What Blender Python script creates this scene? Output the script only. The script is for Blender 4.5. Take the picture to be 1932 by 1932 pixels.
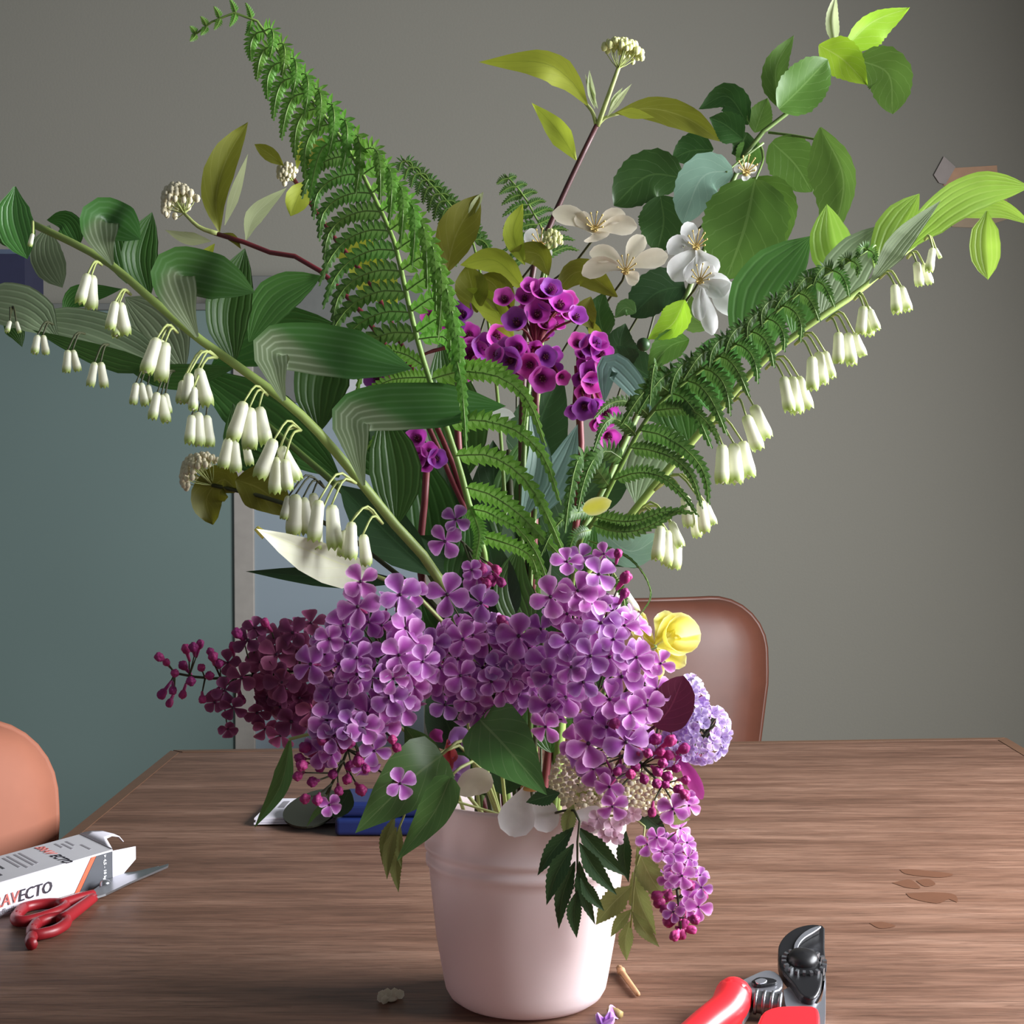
import bpy, bmesh, math, random
import numpy as np
from mathutils import Vector, Matrix

random.seed(7)
for o in list(bpy.data.objects):
    bpy.data.objects.remove(o, do_unlink=True)
scene = bpy.context.scene
COL = scene.collection

# ------------------------------------------------------------------ camera
F = 3000.0
PITCH = math.atan(106 / F)
TZ = 0.74                      # table top height
CZ = TZ + 0.345                # camera height
cd = bpy.data.cameras.new('camera')
cd.sensor_width = 36
cd.lens = 36 * F / 1932
cd.clip_start = 0.02
cam = bpy.data.objects.new('camera', cd)
COL.objects.link(cam)
cam.location = (0, 0, CZ)
cam.rotation_euler = (math.pi / 2 - PITCH, 0, 0)
scene.camera = cam

# ------------------------------------------------------------------ light
def lin(r, g, b):
    return tuple(((c / 255) / 12.92 if c / 255 <= .04045 else ((c / 255 + .055) / 1.055) ** 2.4) for c in (r, g, b))

w = bpy.data.worlds.new('world')
scene.world = w
w.use_nodes = True
w.node_tree.nodes['Background'].inputs[0].default_value = (0.86, 0.93, 1.0, 1)
w.node_tree.nodes['Background'].inputs[1].default_value = 0.125
ld = bpy.data.lights.new('window_daylight', 'AREA')
ld.shape = 'RECTANGLE'
ld.size = 0.68
ld.size_y = 1.15
ld.energy = 53
ld.color = (0.95, 0.97, 1.0)
lo = bpy.data.objects.new('window_daylight', ld)
COL.objects.link(lo)
lo.location = (1.12, 0.98, 1.34)
lo.rotation_euler = (0, math.radians(76), 0)
vs = scene.view_settings
vs.view_transform = 'Standard'
vs.look = 'None'
vs.exposure = 0.5
vs.gamma = 1
vs.use_curve_mapping = False

# ------------------------------------------------------------------ pixel helpers
FW = Vector((0, math.cos(PITCH), -math.sin(PITCH)))
UP = Vector((0, math.sin(PITCH), math.cos(PITCH)))
CAM = Vector((0, 0, CZ))
def ray(px, py):
    return FW + Vector((1, 0, 0)) * ((px - 966) / F) + UP * ((966 - py) / F)
def V(px, py, Y):
    d = ray(px, py)
    return CAM + d * (Y / d.y)
def T(px, py, z=0.0):
    d = ray(px, py)
    return CAM + d * ((TZ + z - CZ) / d.z)
def S(px, Y):
    return px * Y / F

def crom(P, n):
    """Catmull-Rom resample of list of Vectors"""
    P = [Vector(p) for p in P]
    if len(P) == 2:
        return [P[0].lerp(P[1], i / n) for i in range(n + 1)]
    L = [0]
    for a, b in zip(P, P[1:]):
        L.append(L[-1] + max((b - a).length, 1e-6))
    out = []
    for i in range(n + 1):
        t = L[-1] * i / n
        k = 0
        while k < len(P) - 2 and L[k + 1] < t:
            k += 1
        u = (t - L[k]) / (L[k + 1] - L[k])
        p0 = P[k - 1] if k > 0 else P[k] * 2 - P[k + 1]
        p1, p2 = P[k], P[k + 1]
        p3 = P[k + 2] if k + 2 < len(P) else P[k + 1] * 2 - P[k]
        out.append(0.5 * ((2 * p1) + (p2 - p0) * u + (2 * p0 - 5 * p1 + 4 * p2 - p3) * u * u + (3 * p1 - p0 - 3 * p2 + p3) * u ** 3))
    return out

# ------------------------------------------------------------------ materials
def nodes(name):
    m = bpy.data.materials.new(name)
    m.use_nodes = True
    nt = m.node_tree
    for n in list(nt.nodes):
        nt.nodes.remove(n)
    out = nt.nodes.new('ShaderNodeOutputMaterial')
    return m, nt, out
def N(nt, t, **kw):
    n = nt.nodes.new(t)
    for k, v in kw.items():
        setattr(n, k, v)
    return n
def mth(nt, op, a, b=None, c=None):
    n = N(nt, 'ShaderNodeMath', operation=op)
    for i, x in enumerate((a, b, c)):
        if x is None:
            continue
        if isinstance(x, (int, float)):
            n.inputs[i].default_value = x
        else:
            nt.links.new(x, n.inputs[i])
    return n.outputs[0]
def mixc(nt, f, a, b):
    n = N(nt, 'ShaderNodeMix', data_type='RGBA')
    for i, x in ((0, f), (6, a), (7, b)):
        if isinstance(x, (int, float)):
            n.inputs[i].default_value = x
        elif isinstance(x, tuple):
            n.inputs[i].default_value = (*x[:3], 1)
        else:
            nt.links.new(x, n.inputs[i])
    return n.outputs[2]
def ramp(nt, f, stops):
    n = N(nt, 'ShaderNodeValToRGB')
    e = n.color_ramp.elements
    while len(e) < len(stops):
        e.new(0.5)
    for k, (p, c) in enumerate(stops):
        e[k].position = p
        e[k].color = (*c[:3], 1)
    nt.links.new(f, n.inputs[0])
    return n.outputs[0]
def prin(nt, col, rough=.5, metal=0, spec=.5):
    b = N(nt, 'ShaderNodeBsdfPrincipled')
    if isinstance(col, tuple):
        b.inputs['Base Color'].default_value = (*col[:3], 1)
    else:
        nt.links.new(col, b.inputs['Base Color'])
    b.inputs['Roughness'].default_value = rough
    b.inputs['Metallic'].default_value = metal
    b.inputs['Specular IOR Level'].default_value = spec
    return b
def finish(nt, out, b, col, trans):
    if trans > 0:
        t = N(nt, 'ShaderNodeBsdfTranslucent')
        if isinstance(col, tuple):
            t.inputs[0].default_value = (*col[:3], 1)
        else:
            nt.links.new(col, t.inputs[0])
        ms = N(nt, 'ShaderNodeMixShader')
        ms.inputs[0].default_value = trans
        nt.links.new(b.outputs[0], ms.inputs[1])
        nt.links.new(t.outputs[0], ms.inputs[2])
        nt.links.new(ms.outputs[0], out.inputs[0])
    else:
        nt.links.new(b.outputs[0], out.inputs[0])
def vary(nt, col, amt=.3, hue=.02):
    oi = N(nt, 'ShaderNodeObjectInfo')
    h = N(nt, 'ShaderNodeHueSaturation')
    nt.links.new(col, h.inputs['Color'])
    nt.links.new(mth(nt, 'MULTIPLY_ADD', oi.outputs['Random'], amt, 1 - amt / 2), h.inputs['Value'])
    nt.links.new(mth(nt, 'MULTIPLY_ADD', oi.outputs['Random'], hue, .5 - hue / 2), h.inputs['Hue'])
    return h.outputs[0]

def plain(name, col, rough=.5, metal=0, spec=.5, trans=0, noise=.12, scale=60):
    m, nt, out = nodes(name)
    tc = N(nt, 'ShaderNodeTexCoord')
    nz = N(nt, 'ShaderNodeTexNoise')
    nz.inputs['Scale'].default_value = scale
    nt.links.new(tc.outputs['Object'], nz.inputs['Vector'])
    c = mixc(nt, nz.outputs[0], tuple(x * (1 - noise) for x in col), tuple(min(1, x * (1 + noise)) for x in col))
    b = prin(nt, c, rough, metal, spec)
    finish(nt, out, b, c, trans)
    return m

def leafmat(name, col, vein, kind='pin', trans=.35, rough=.42, nv=9, amt=.3, edge=None):
    m, nt, out = nodes(name)
    uv = N(nt, 'ShaderNodeUVMap')
    sp = N(nt, 'ShaderNodeSeparateXYZ')
    nt.links.new(uv.outputs[0], sp.inputs[0])
    u, v = sp.outputs[0], sp.outputs[1]
    x = mth(nt, 'MULTIPLY', mth(nt, 'ABSOLUTE', mth(nt, 'SUBTRACT', u, .5)), 2)
    if kind == 'par':
        s = mth(nt, 'SINE', mth(nt, 'MULTIPLY', u, 6.283 * nv))
        line = mth(nt, 'POWER', mth(nt, 'MULTIPLY_ADD', s, .5, .5), 4)
    else:
        fr = mth(nt, 'FRACT', mth(nt, 'SUBTRACT', mth(nt, 'MULTIPLY', v, nv), mth(nt, 'MULTIPLY', x, 2.4)))
        line = mth(nt, 'LESS_THAN', fr, .09)
        line = mth(nt, 'MAXIMUM', mth(nt, 'MULTIPLY', line, .45), mth(nt, 'LESS_THAN', x, .035))
    tc = N(nt, 'ShaderNodeTexCoord')
    nz = N(nt, 'ShaderNodeTexNoise')
    nz.inputs['Scale'].default_value = 45
    nt.links.new(tc.outputs['Object'], nz.inputs['Vector'])
    base = mixc(nt, nz.outputs[0], tuple(k * .72 for k in col), tuple(min(1, k * 1.25) for k in col))
    c = mixc(nt, mth(nt, 'MULTIPLY', line, .24 if kind == 'par' else .5), base, vein)
    if edge:
        c = mixc(nt, mth(nt, 'POWER', x, 4), c, edge)
    c = vary(nt, c, amt)
    b = prin(nt, c, rough, 0, .45)
    bp = N(nt, 'ShaderNodeBump')
    bp.inputs['Strength'].default_value = .35
    bp.inputs['Distance'].default_value = .001
    nt.links.new(line, bp.inputs['Height'])
    nt.links.new(bp.outputs[0], b.inputs['Normal'])
    finish(nt, out, b, c, trans)
    return m

def petalmat(name, col, edge, trans=.35, amt=.35, hue=.03, rough=.5):
    m, nt, out = nodes(name)
    uv = N(nt, 'ShaderNodeUVMap')
    sp = N(nt, 'ShaderNodeSeparateXYZ')
    nt.links.new(uv.outputs[0], sp.inputs[0])
    x = mth(nt, 'MULTIPLY', mth(nt, 'ABSOLUTE', mth(nt, 'SUBTRACT', sp.outputs[0], .5)), 2)
    e = mth(nt, 'POWER', mth(nt, 'MAXIMUM', x, mth(nt, 'MULTIPLY_ADD', sp.outputs[1], 1.7, -.75)), 3)
    e = mth(nt, 'MINIMUM', mth(nt, 'MAXIMUM', e, 0), 1)
    tc = N(nt, 'ShaderNodeTexCoord')
    nz = N(nt, 'ShaderNodeTexNoise')
    nz.inputs['Scale'].default_value = 120
    nt.links.new(tc.outputs['Object'], nz.inputs['Vector'])
    c = mixc(nt, e, mixc(nt, nz.outputs[0], tuple(k * .85 for k in col), tuple(min(1, k * 1.15) for k in col)), edge)
    c = vary(nt, c, amt, hue)
    b = prin(nt, c, rough, 0, .3)
    finish(nt, out, b, c, trans)
    return m

M = {}
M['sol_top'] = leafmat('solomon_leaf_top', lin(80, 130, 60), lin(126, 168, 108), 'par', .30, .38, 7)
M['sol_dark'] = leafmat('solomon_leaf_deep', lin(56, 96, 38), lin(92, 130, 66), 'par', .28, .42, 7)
M['sol_under'] = leafmat('solomon_leaf_underside', lin(120, 138, 104), lin(185, 200, 165), 'par', .32, .5, 7)
M['sol_backlit'] = leafmat('solomon_leaf_backlit', lin(140, 176, 66), lin(175, 200, 105), 'par', .42, .42, 6)  # light shining through the leaves is put into this lighter green
def foldmat():
    m, nt, out = nodes('solomon_leaf_bent')
    uv = N(nt, 'ShaderNodeUVMap')
    sp = N(nt, 'ShaderNodeSeparateXYZ')
    nt.links.new(uv.outputs[0], sp.inputs[0])
    u, v = sp.outputs[0], sp.outputs[1]
    sn = mth(nt, 'SINE', mth(nt, 'MULTIPLY', u, 6.283 * 7))
    line = mth(nt, 'POWER', mth(nt, 'MULTIPLY_ADD', sn, .5, .5), 4)
    k = N(nt, 'ShaderNodeMapRange', interpolation_type='SMOOTHSTEP')
    k.inputs[1].default_value = .36
    k.inputs[2].default_value = .50
    nt.links.new(mth(nt, 'MULTIPLY_ADD', mth(nt, 'SUBTRACT', u, .5), .34, v), k.inputs[0])
    un = mixc(nt, mth(nt, 'MULTIPLY', line, .5), lin(118, 134, 98), lin(190, 204, 172))
    tp = mixc(nt, mth(nt, 'MULTIPLY', line, .3), lin(74, 122, 58), lin(120, 160, 110))
    c = vary(nt, mixc(nt, k.outputs[0], un, tp), .2)
    b = prin(nt, c, .38, 0, .45)
    finish(nt, out, b, c, .3)
    return m
M['sol_fold'] = foldmat()
M['apple'] = leafmat('apple_leaf', lin(86, 120, 50), lin(124, 156, 84), 'pin', .28, .36, 6)
M['apple_dark'] = leafmat('apple_leaf_dark', lin(50, 84, 36), lin(84, 118, 62), 'pin', .22, .36, 6)
M['apple_backlit'] = leafmat('apple_leaf_backlit', lin(160, 200, 55), lin(195, 220, 110), 'pin', .5, .42, 6)  # yellow-green of transmitted daylight painted into the leaf colour
M['apple_pale'] = leafmat('apple_leaf_pale', lin(140, 175, 155), lin(175, 205, 185), 'pin', .25, .3, 6)
M['dog'] = leafmat('dogwood_leaf', lin(172, 184, 62), lin(130, 145, 45), 'pin', .45, .48, 5)
M['dog_olive'] = leafmat('dogwood_leaf_olive', lin(118, 120, 36), lin(150, 150, 70), 'pin', .4, .5, 5)
M['dog_pale'] = leafmat('dogwood_leaf_pale', lin(190, 200, 150), lin(215, 222, 180), 'pin', .4, .55, 5)
M['lil_leaf'] = leafmat('lilac_leaf', lin(88, 130, 68), lin(140, 170, 110), 'pin', .32, .36, 6)
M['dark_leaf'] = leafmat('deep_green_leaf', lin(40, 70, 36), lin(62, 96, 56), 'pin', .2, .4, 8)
M['row_dark'] = leafmat('rowan_leaflet', lin(44, 70, 36), lin(90, 115, 70), 'pin', .22, .42, 9)
M['row_olive'] = leafmat('rowan_leaflet_underside', lin(136, 146, 84), lin(176, 182, 124), 'pin', .35, .5, 9)
M['pale_leaf'] = leafmat('pale_yellow_leaf', lin(248, 248, 212), lin(232, 234, 176), 'pin', .4, .5, 5, .1)
M['blue_leaf'] = leafmat('glaucous_leaf', lin(110, 140, 130), lin(130, 158, 146), 'par', .25, .45, 4)
M['plum_leaf'] = leafmat('plum_leaf', lin(86, 28, 52), lin(120, 50, 75), 'pin', .25, .4, 6)
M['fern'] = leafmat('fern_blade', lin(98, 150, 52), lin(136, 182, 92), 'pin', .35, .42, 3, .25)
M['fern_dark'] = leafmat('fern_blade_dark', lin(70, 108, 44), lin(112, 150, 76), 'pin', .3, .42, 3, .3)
M['fern_stalk'] = plain('fern_stalk', lin(120, 150, 70), .5)
M['sol_stem'] = plain('solomon_stem', lin(160, 182, 100), .45, trans=.1)
M['stem_green'] = plain('green_stem', lin(98, 122, 58), .5)
M['stem_dark'] = plain('dark_stem', lin(62, 66, 38), .6)
M['stem_red'] = plain('red_bark', lin(110, 36, 44), .45)
M['stem_maroon'] = plain('maroon_bark', lin(78, 38, 40), .5)
M['stem_pale'] = plain('pale_stalk', lin(170, 180, 110), .5)
M['lilac'] = petalmat('lilac_petal', lin(170, 80, 172), lin(240, 190, 240), .35, .5, .06)
M['lilac_shaded'] = petalmat('lilac_petal_shaded', lin(122, 54, 94), lin(160, 92, 128), .3, .45, .03)  # lilac petals darkened in colour for the shaded back panicle
M['lilac_bud'] = petalmat('lilac_bud', lin(184, 66, 136), lin(214, 112, 172), .3, .4, .03)
M['lilac_pale'] = petalmat('lilac_pale', lin(188, 160, 222), lin(238, 228, 248), .35, .25, .03)
M['lilac_eye'] = plain('lilac_eye', lin(66, 36, 60), .6)
M['berg'] = petalmat('bergenia_petal', lin(220, 78, 196), lin(240, 140, 226), .35, .35, .05)
M['berg_purple'] = petalmat('bergenia_petal_purple', lin(184, 82, 200), lin(214, 140, 228), .35, .35, .04)
M['berg_eye'] = plain('bergenia_throat', lin(90, 28, 50), .6)
M['berg_calyx'] = plain('bergenia_calyx', lin(120, 52, 56), .5)
M['white_pet'] = petalmat('white_petal', lin(238, 238, 238), lin(250, 250, 250), .35, .08, .0)
M['cream_pet'] = petalmat('cream_petal', lin(222, 212, 190), lin(236, 228, 210), .35, .12, .01)
M['pink_pet'] = petalmat('pink_petal', lin(226, 186, 208), lin(246, 222, 234), .35, .12, .01)
M['mag_pet'] = petalmat('magenta_petal', lin(168, 58, 140), lin(190, 90, 160), .35, .15, .01)
M['violet_pet'] = petalmat('violet_petal', lin(176, 120, 206), lin(214, 180, 232), .35, .15, .02)
M['coral_pet'] = petalmat('coral_petal', lin(205, 85, 95), lin(220, 120, 130), .35, .15, .01)
M['yellow_pet'] = petalmat('yellow_petal', lin(240, 228, 90), lin(250, 246, 180), .4, .1, .01)
M['stamen'] = plain('stamen', lin(205, 180, 110), .6)
M['cream_bud'] = plain('cream_bud', lin(244, 234, 204), .6, noise=.15)
M['dog_bud'] = plain('dogwood_bud', lin(216, 206, 176), .6, noise=.25)
M['dog_bud_green'] = plain('dogwood_bud_green', lin(226, 226, 160), .6, noise=.2)

def bellmat():
    m, nt, out = nodes('bell_flower')
    uv = N(nt, 'ShaderNodeUVMap')
    sp = N(nt, 'ShaderNodeSeparateXYZ')
    nt.links.new(uv.outputs[0], sp.inputs[0])
    c = ramp(nt, sp.outputs[1], [(0, lin(215, 222, 170)), (.15, lin(240, 240, 222)), (.68, lin(240, 240, 220)), (.9, lin(176, 196, 110)), (1, lin(150, 175, 85))])
    b = prin(nt, c, .42, 0, .4)
    finish(nt, out, b, c, .3)
    return m
M['bell'] = bellmat()

# ------------------------------------------------------------------ objects
LOC = {}
def tag(o, label, cat, group=None):
    o['label'] = label
    o['category'] = cat
    if group:
        o['group'] = group
    return o
def thing(name, label, cat, loc=(0, 0, 0), group=None):
    o = bpy.data.objects.new(name, None)
    o.empty_display_size = .02
    COL.objects.link(o)
    o.location = loc
    LOC[o.name] = Matrix.Translation(Vector(loc))
    return tag(o, label, cat, group)
def put(name, me, parent=None, mat=None, MW=None, mats=None):
    """mesh is in world coordinates unless MW is given"""
    o = bpy.data.objects.new(name, me)
    COL.objects.link(o)
    if mats:
        if not me.materials:
            for k in mats:
                me.materials.append(M[k] if isinstance(k, str) else k)
    elif mat is not None and not me.materials:
        me.materials.append(M[mat] if isinstance(mat, str) else mat)
    MW = MW or Matrix.Identity(4)
    o.matrix_basis = MW
    LOC[o.name] = MW
    if parent is not None:
        o.parent = parent
        o.matrix_parent_inverse = LOC[parent.name].inverted()
    return o
def struct(o):
    o['kind'] = 'structure'
    return o
def mesh(name, vs_, fs, uvs=None, midx=None, smooth=True):
    me = bpy.data.meshes.new(name)
    me.from_pydata([tuple(v) for v in vs_], [], fs)
    if uvs is not None:
        ul = me.uv_layers.new(name='UVMap')
        idx = np.empty(len(me.loops), dtype=np.int32)
        me.loops.foreach_get('vertex_index', idx)
        ul.data.foreach_set('uv', np.array(uvs, dtype=np.float32)[idx].ravel())
    if midx is not None:
        me.polygons.foreach_set('material_index', midx)
    if smooth:
        me.polygons.foreach_set('use_smooth', [True] * len(me.polygons))
    me.update()
    return me

class MB:
    """collects verts/faces/uvs/material indices"""
    def __init__(s):
        s.v, s.f, s.uv, s.m = [], [], [], []
    def add(s, v, f, uv=None, m=0):
        o = len(s.v)
        s.v += [Vector(p) for p in v]
        s.f += [tuple(i + o for i in q) for q in f]
        s.uv += list(uv) if uv else [(.5, .5)] * len(v)
        s.m += [m] * len(f)
    def tube(s, P, r0, r1=None, n=7, sides=6, m=0, cap=True):
        r1 = r0 if r1 is None else r1
        Q = crom(P, n)
        vs_, fs, uv = [], [], []
        side = None
        for i, q in enumerate(Q):
            t = (Q[min(i + 1, n)] - Q[max(i - 1, 0)])
            t = t.normalized() if t.length > 1e-9 else Vector((0, 0, 1))
            if side is None:
                side = t.orthogonal().normalized()
            side = (side - t * side.dot(t)).normalized()
            b = t.cross(side)
            r = r0 + (r1 - r0) * i / n
            for k in range(sides):
                a = 2 * math.pi * k / sides
                vs_.append(q + side * (r * math.cos(a)) + b * (r * math.sin(a)))
                uv.append((k / sides, i / n))
        for i in range(n):
            for k in range(sides):
                k2 = (k + 1) % sides
                fs.append((i * sides + k, i * sides + k2, (i + 1) * sides + k2, (i + 1) * sides + k))
        if cap:
            fs.append(tuple(range(sides))[::-1])
            fs.append(tuple(n * sides + k for k in range(sides)))
        s.add(vs_, fs, uv, m)
    def ball(s, c, r, m=0, nu=6, nv=4, sc=(1, 1, 1), R=None):
        vs_, fs, uv = [], [], []
        R = R or Matrix.Identity(3)
        for j in range(nv + 1):
            th = math.pi * j / nv
            for i in range(nu):
                a = 2 * math.pi * i / nu
                p = Vector((math.sin(th) * math.cos(a) * sc[0], math.sin(th) * math.sin(a) * sc[1], math.cos(th) * sc[2])) * r
                vs_.append(Vector(c) + R @ p)
                uv.append((.5, j / nv))
        for j in range(nv):
            for i in range(nu):
                i2 = (i + 1) % nu
                fs.append((j * nu + i, j * nu + i2, (j + 1) * nu + i2, (j + 1) * nu + i))
        s.add(vs_, fs, uv, m)
    def box(s, c, sx, sy, sz, m=0, R=None):
        R = R or Matrix.Identity(3)
        vs_ = [Vector(c) + R @ Vector((x * sx / 2, y * sy / 2, z * sz / 2)) for x in (-1, 1) for y in (-1, 1) for z in (-1, 1)]
        s.add(vs_, [(0, 1, 3, 2), (4, 6, 7, 5), (0, 4, 5, 1), (2, 3, 7, 6), (0, 2, 6, 4), (1, 5, 7, 3)], None, m)
    def lathe(s, prof, c=(0, 0, 0), n=32, m=0, R=None, close=False):
        R = R or Matrix.Identity(3)
        vs_, fs, uv = [], [], []
        k = len(prof)
        for j, (r, z) in enumerate(prof):
            for i in range(n):
                a = 2 * math.pi * i / n
                vs_.append(Vector(c) + R @ Vector((r * math.cos(a), r * math.sin(a), z)))
                uv.append((i / n, j / (k - 1)))
        for j in range(k - 1):
            for i in range(n):
                i2 = (i + 1) % n
                fs.append((j * n + i, j * n + i2, (j + 1) * n + i2, (j + 1) * n + i))
        s.add(vs_, fs, uv, m)
    def prism(s, pts, h, m=0):
        """pts: base ring of Vectors (closed), extruded by vector h"""
        n = len(pts)
        h = Vector(h)
        vs_ = [Vector(p) for p in pts] + [Vector(p) + h for p in pts]
        fs = [tuple(range(n))[::-1], tuple(range(n, 2 * n))]
        fs += [(i, (i + 1) % n, n + (i + 1) % n, n + i) for i in range(n)]
        s.add(vs_, fs, None, m)
    def mesh(s, name, smooth=True):
        return mesh(name, s.v, s.f, s.uv, s.m, smooth)

# ------------------------------------------------------------------ leaf
PROF = {
    'ovate': [(0, .05), (.08, .45), (.25, .95), (.4, 1), (.6, .85), (.8, .5), (.93, .18), (1, 0)],
    'ellip': [(0, .04), (.12, .42), (.3, .85), (.5, 1), (.7, .85), (.87, .45), (1, 0)],
    'lance': [(0, .06), (.15, .5), (.35, 1), (.55, .92), (.78, .5), (.92, .18), (1, 0)],
    'heart': [(0, .35), (.05, .8), (.2, 1), (.42, .92), (.65, .62), (.85, .26), (1, 0)],
    'fold': [(0, .07), (.1, .3), (.28, .85), (.5, 1), (.7, .95), (.86, .58), (1, 0)],
    'round': [(0, .2), (.1, .68), (.3, 1), (.55, 1), (.78, .78), (.92, .42), (1, .02)],
    'petal': [(0, .12), (.2, .4), (.5, .9), (.72, 1), (.9, .7), (1, .15)],
}
def leafgeo(mb, P, hw, prof='ovate', roll=(0, 0), n=14, m=4, wave=0, serr=0, split=None, cup=0, rib=0, ref=None, flipm=(0, 1)):
    """P 3-D spine, hw half width in metres (or pair), roll degrees of each half towards the viewer"""
    if not isinstance(hw, (tuple, list)):
        hw = (hw, hw)
    Q = crom(P, n)
    ref = ref or (lambda q: (q - CAM).normalized())
    pf = PROF[prof]
    sx = [a for a, _ in pf]
    sy = [b for _, b in pf]
    ph = random.random() * 6
    vs_, uv, fs, mi = [], [], [], []
    last = None
    for i, q in enumerate(Q):
        t = (Q[min(i + 1, n)] - Q[max(i - 1, 0)]).normalized()
        v = ref(q)
        side = t.cross(v)
        if side.length < 1e-4:
            side = last or t.orthogonal()
        side.normalize()
        if last and side.dot(last) < -.3:
            side = -side
        last = side
        nr = side.cross(t).normalized()
        if nr.dot(v) > 0:
            nr = -nr
        s = i / n
        wd = float(np.interp(s, sx, sy))
        if serr and i % 2:
            wd *= 1 + serr
        for k in range(-m, m + 1):
            a = abs(k) / m
            h = hw[0] if k < 0 else hw[1]
            ro = math.radians(roll[0] if k < 0 else roll[1])
            d = side * ((-1 if k < 0 else 1) * math.cos(ro)) + nr * math.sin(ro)
            p = q + d * (h * wd * a) + nr * (cup * h * wd * a * a)
            if wave:
                p = p + nr * (wave * h * a * a * math.sin(ph + s * 9 + (2 if k < 0 else 0)))
            if rib:
                p = p + nr * (rib * .45 * h * wd * math.cos(k * math.pi))
            vs_.append(p)
            uv.append((.5 + .5 * k / m, s))
    W = 2 * m + 1
    for i in range(n):
        for k in range(W - 1):
            fs.append((i * W + k, i * W + k + 1, (i + 1) * W + k + 1, (i + 1) * W + k))
            mi.append(flipm[0] if (split is None or (i + .5) / n < split) else flipm[1])
    o = len(mb.v)
    mb.v += vs_
    mb.uv += uv
    mb.f += [tuple(x + o for x in q) for q in fs]
    mb.m += mi
def PP(pts, Y=None):
    out = []
    for p in pts:
        if len(p) == 3:
            out.append(V(*p))
        else:
            out.append(V(p[0], p[1], Y))
    return out
def leaf(parent, pts, hw, Y=1.0, mat='lil_leaf', mat2=None, split=None, name='leaf', dY=None, **kw):
    """pixel spine + depth; dY list of depth offsets per point"""
    if dY:
        P = [V(p[0], p[1], Y + d) for p, d in zip(pts, dY)]
    else:
        P = PP(pts, Y)
    h = tuple(S(x, Y) for x in hw) if isinstance(hw, (tuple, list)) else S(hw, Y)
    mb = MB()
    leafgeo(mb, P, h, split=split, **kw)
    return put(name, mb.mesh(name), parent, None, None, [mat] + ([mat2] if mat2 else []))
def stem(parent, pts, r0, r1=None, mat='stem_green', name='stem', Y=1.0, n=24, sides=7):
    mb = MB()
    mb.tube(PP(pts, Y), S(r0, Y), S(r1 if r1 is not None else r0, Y), n=n, sides=sides)
    return put(name, mb.mesh(name), parent, mat)

def orient(p, d, s, spin=0.0):
    """matrix: local +Z -> d, scale s, at p"""
    q = Vector(d).normalized().to_track_quat('Z', 'Y')
    return Matrix.Translation(p) @ q.to_matrix().to_4x4() @ Matrix.Rotation(spin, 4, 'Z') @ Matrix.Diagonal((s, s, s, 1))

# ------------------------------------------------------------------ THE ROOM
def wallmat(name, c1, c2):
    m, nt, out = nodes(name)
    tc = N(nt, 'ShaderNodeTexCoord')
    nz = N(nt, 'ShaderNodeTexNoise')
    nz.inputs['Scale'].default_value = 1.3
    nz.inputs['Detail'].default_value = 5
    nt.links.new(tc.outputs['Object'], nz.inputs['Vector'])
    n2 = N(nt, 'ShaderNodeTexNoise')
    n2.inputs['Scale'].default_value = 240
    nt.links.new(tc.outputs['Object'], n2.inputs['Vector'])
    c = mixc(nt, nz.outputs[0], c1, c2)
    b = prin(nt, c, .75, 0, .25)
    bp = N(nt, 'ShaderNodeBump')
    bp.inputs['Strength'].default_value = .12
    bp.inputs['Distance'].default_value = .002
    nt.links.new(n2.outputs[0], bp.inputs['Height'])
    nt.links.new(bp.outputs[0], b.inputs['Normal'])
    nt.links.new(b.outputs[0], out.inputs[0])
    return m
M['wall'] = wallmat('grey_wall_paint', lin(131, 129, 119), lin(141, 138, 128))
M['wall2'] = wallmat('pale_wall_paint', lin(190, 186, 178), lin(200, 196, 188))
M['floor'] = plain('floor_boards', lin(110, 85, 65), .5, scale=8)
M['frame_white'] = plain('window_frame_paint', lin(225, 225, 220), .4)
def boxobj(name, c, sx, sy, sz, mat, parent=None, bev=0):
    mb = MB()
    mb.box(c, sx, sy, sz)
    o = put(name, mb.mesh(name, False), parent, mat)
    if bev:
        bm = o.modifiers.new('bevel', 'BEVEL')
        bm.width = bev
        bm.segments = 3
    return o
WY = 2.75
struct(boxobj('wall_back', (0, WY + .05, 1.3), 3.9, .1, 2.6, 'wall'))
struct(boxobj('floor', (0, 1.1, -.02), 3.9, 3.6, .04, 'floor'))
# right wall with the window the daylight comes through
wr = MB()
x0 = 1.21
wr.box((x0 + .05, 1.05, .45), .1, 3.4, .9)
wr.box((x0 + .05, 1.05, 2.45), .1, 3.4, .3)
wr.box((x0 + .05, 2.22, 1.6), .1, 1.06, 1.4)
wr.box((x0 + .05, -.25, 1.6), .1, .8, 1.4)
struct(put('wall_right', wr.mesh('wall_right', False), None, 'wall2'))
wf = MB()
for yy in (.18, .93, 1.68):
    wf.box((x0 + .03, yy, 1.6), .05, .06, 1.4)
for zz in (.93, 2.27):
    wf.box((x0 + .03, .93, zz), .05, 1.56, .06)
struct(put('window_1', wf.mesh('window_1', False), None, 'frame_white'))
struct(boxobj('baseboard_back', (0, WY - .008, .06), 3.9, .016, .12, 'frame_white'))

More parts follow.
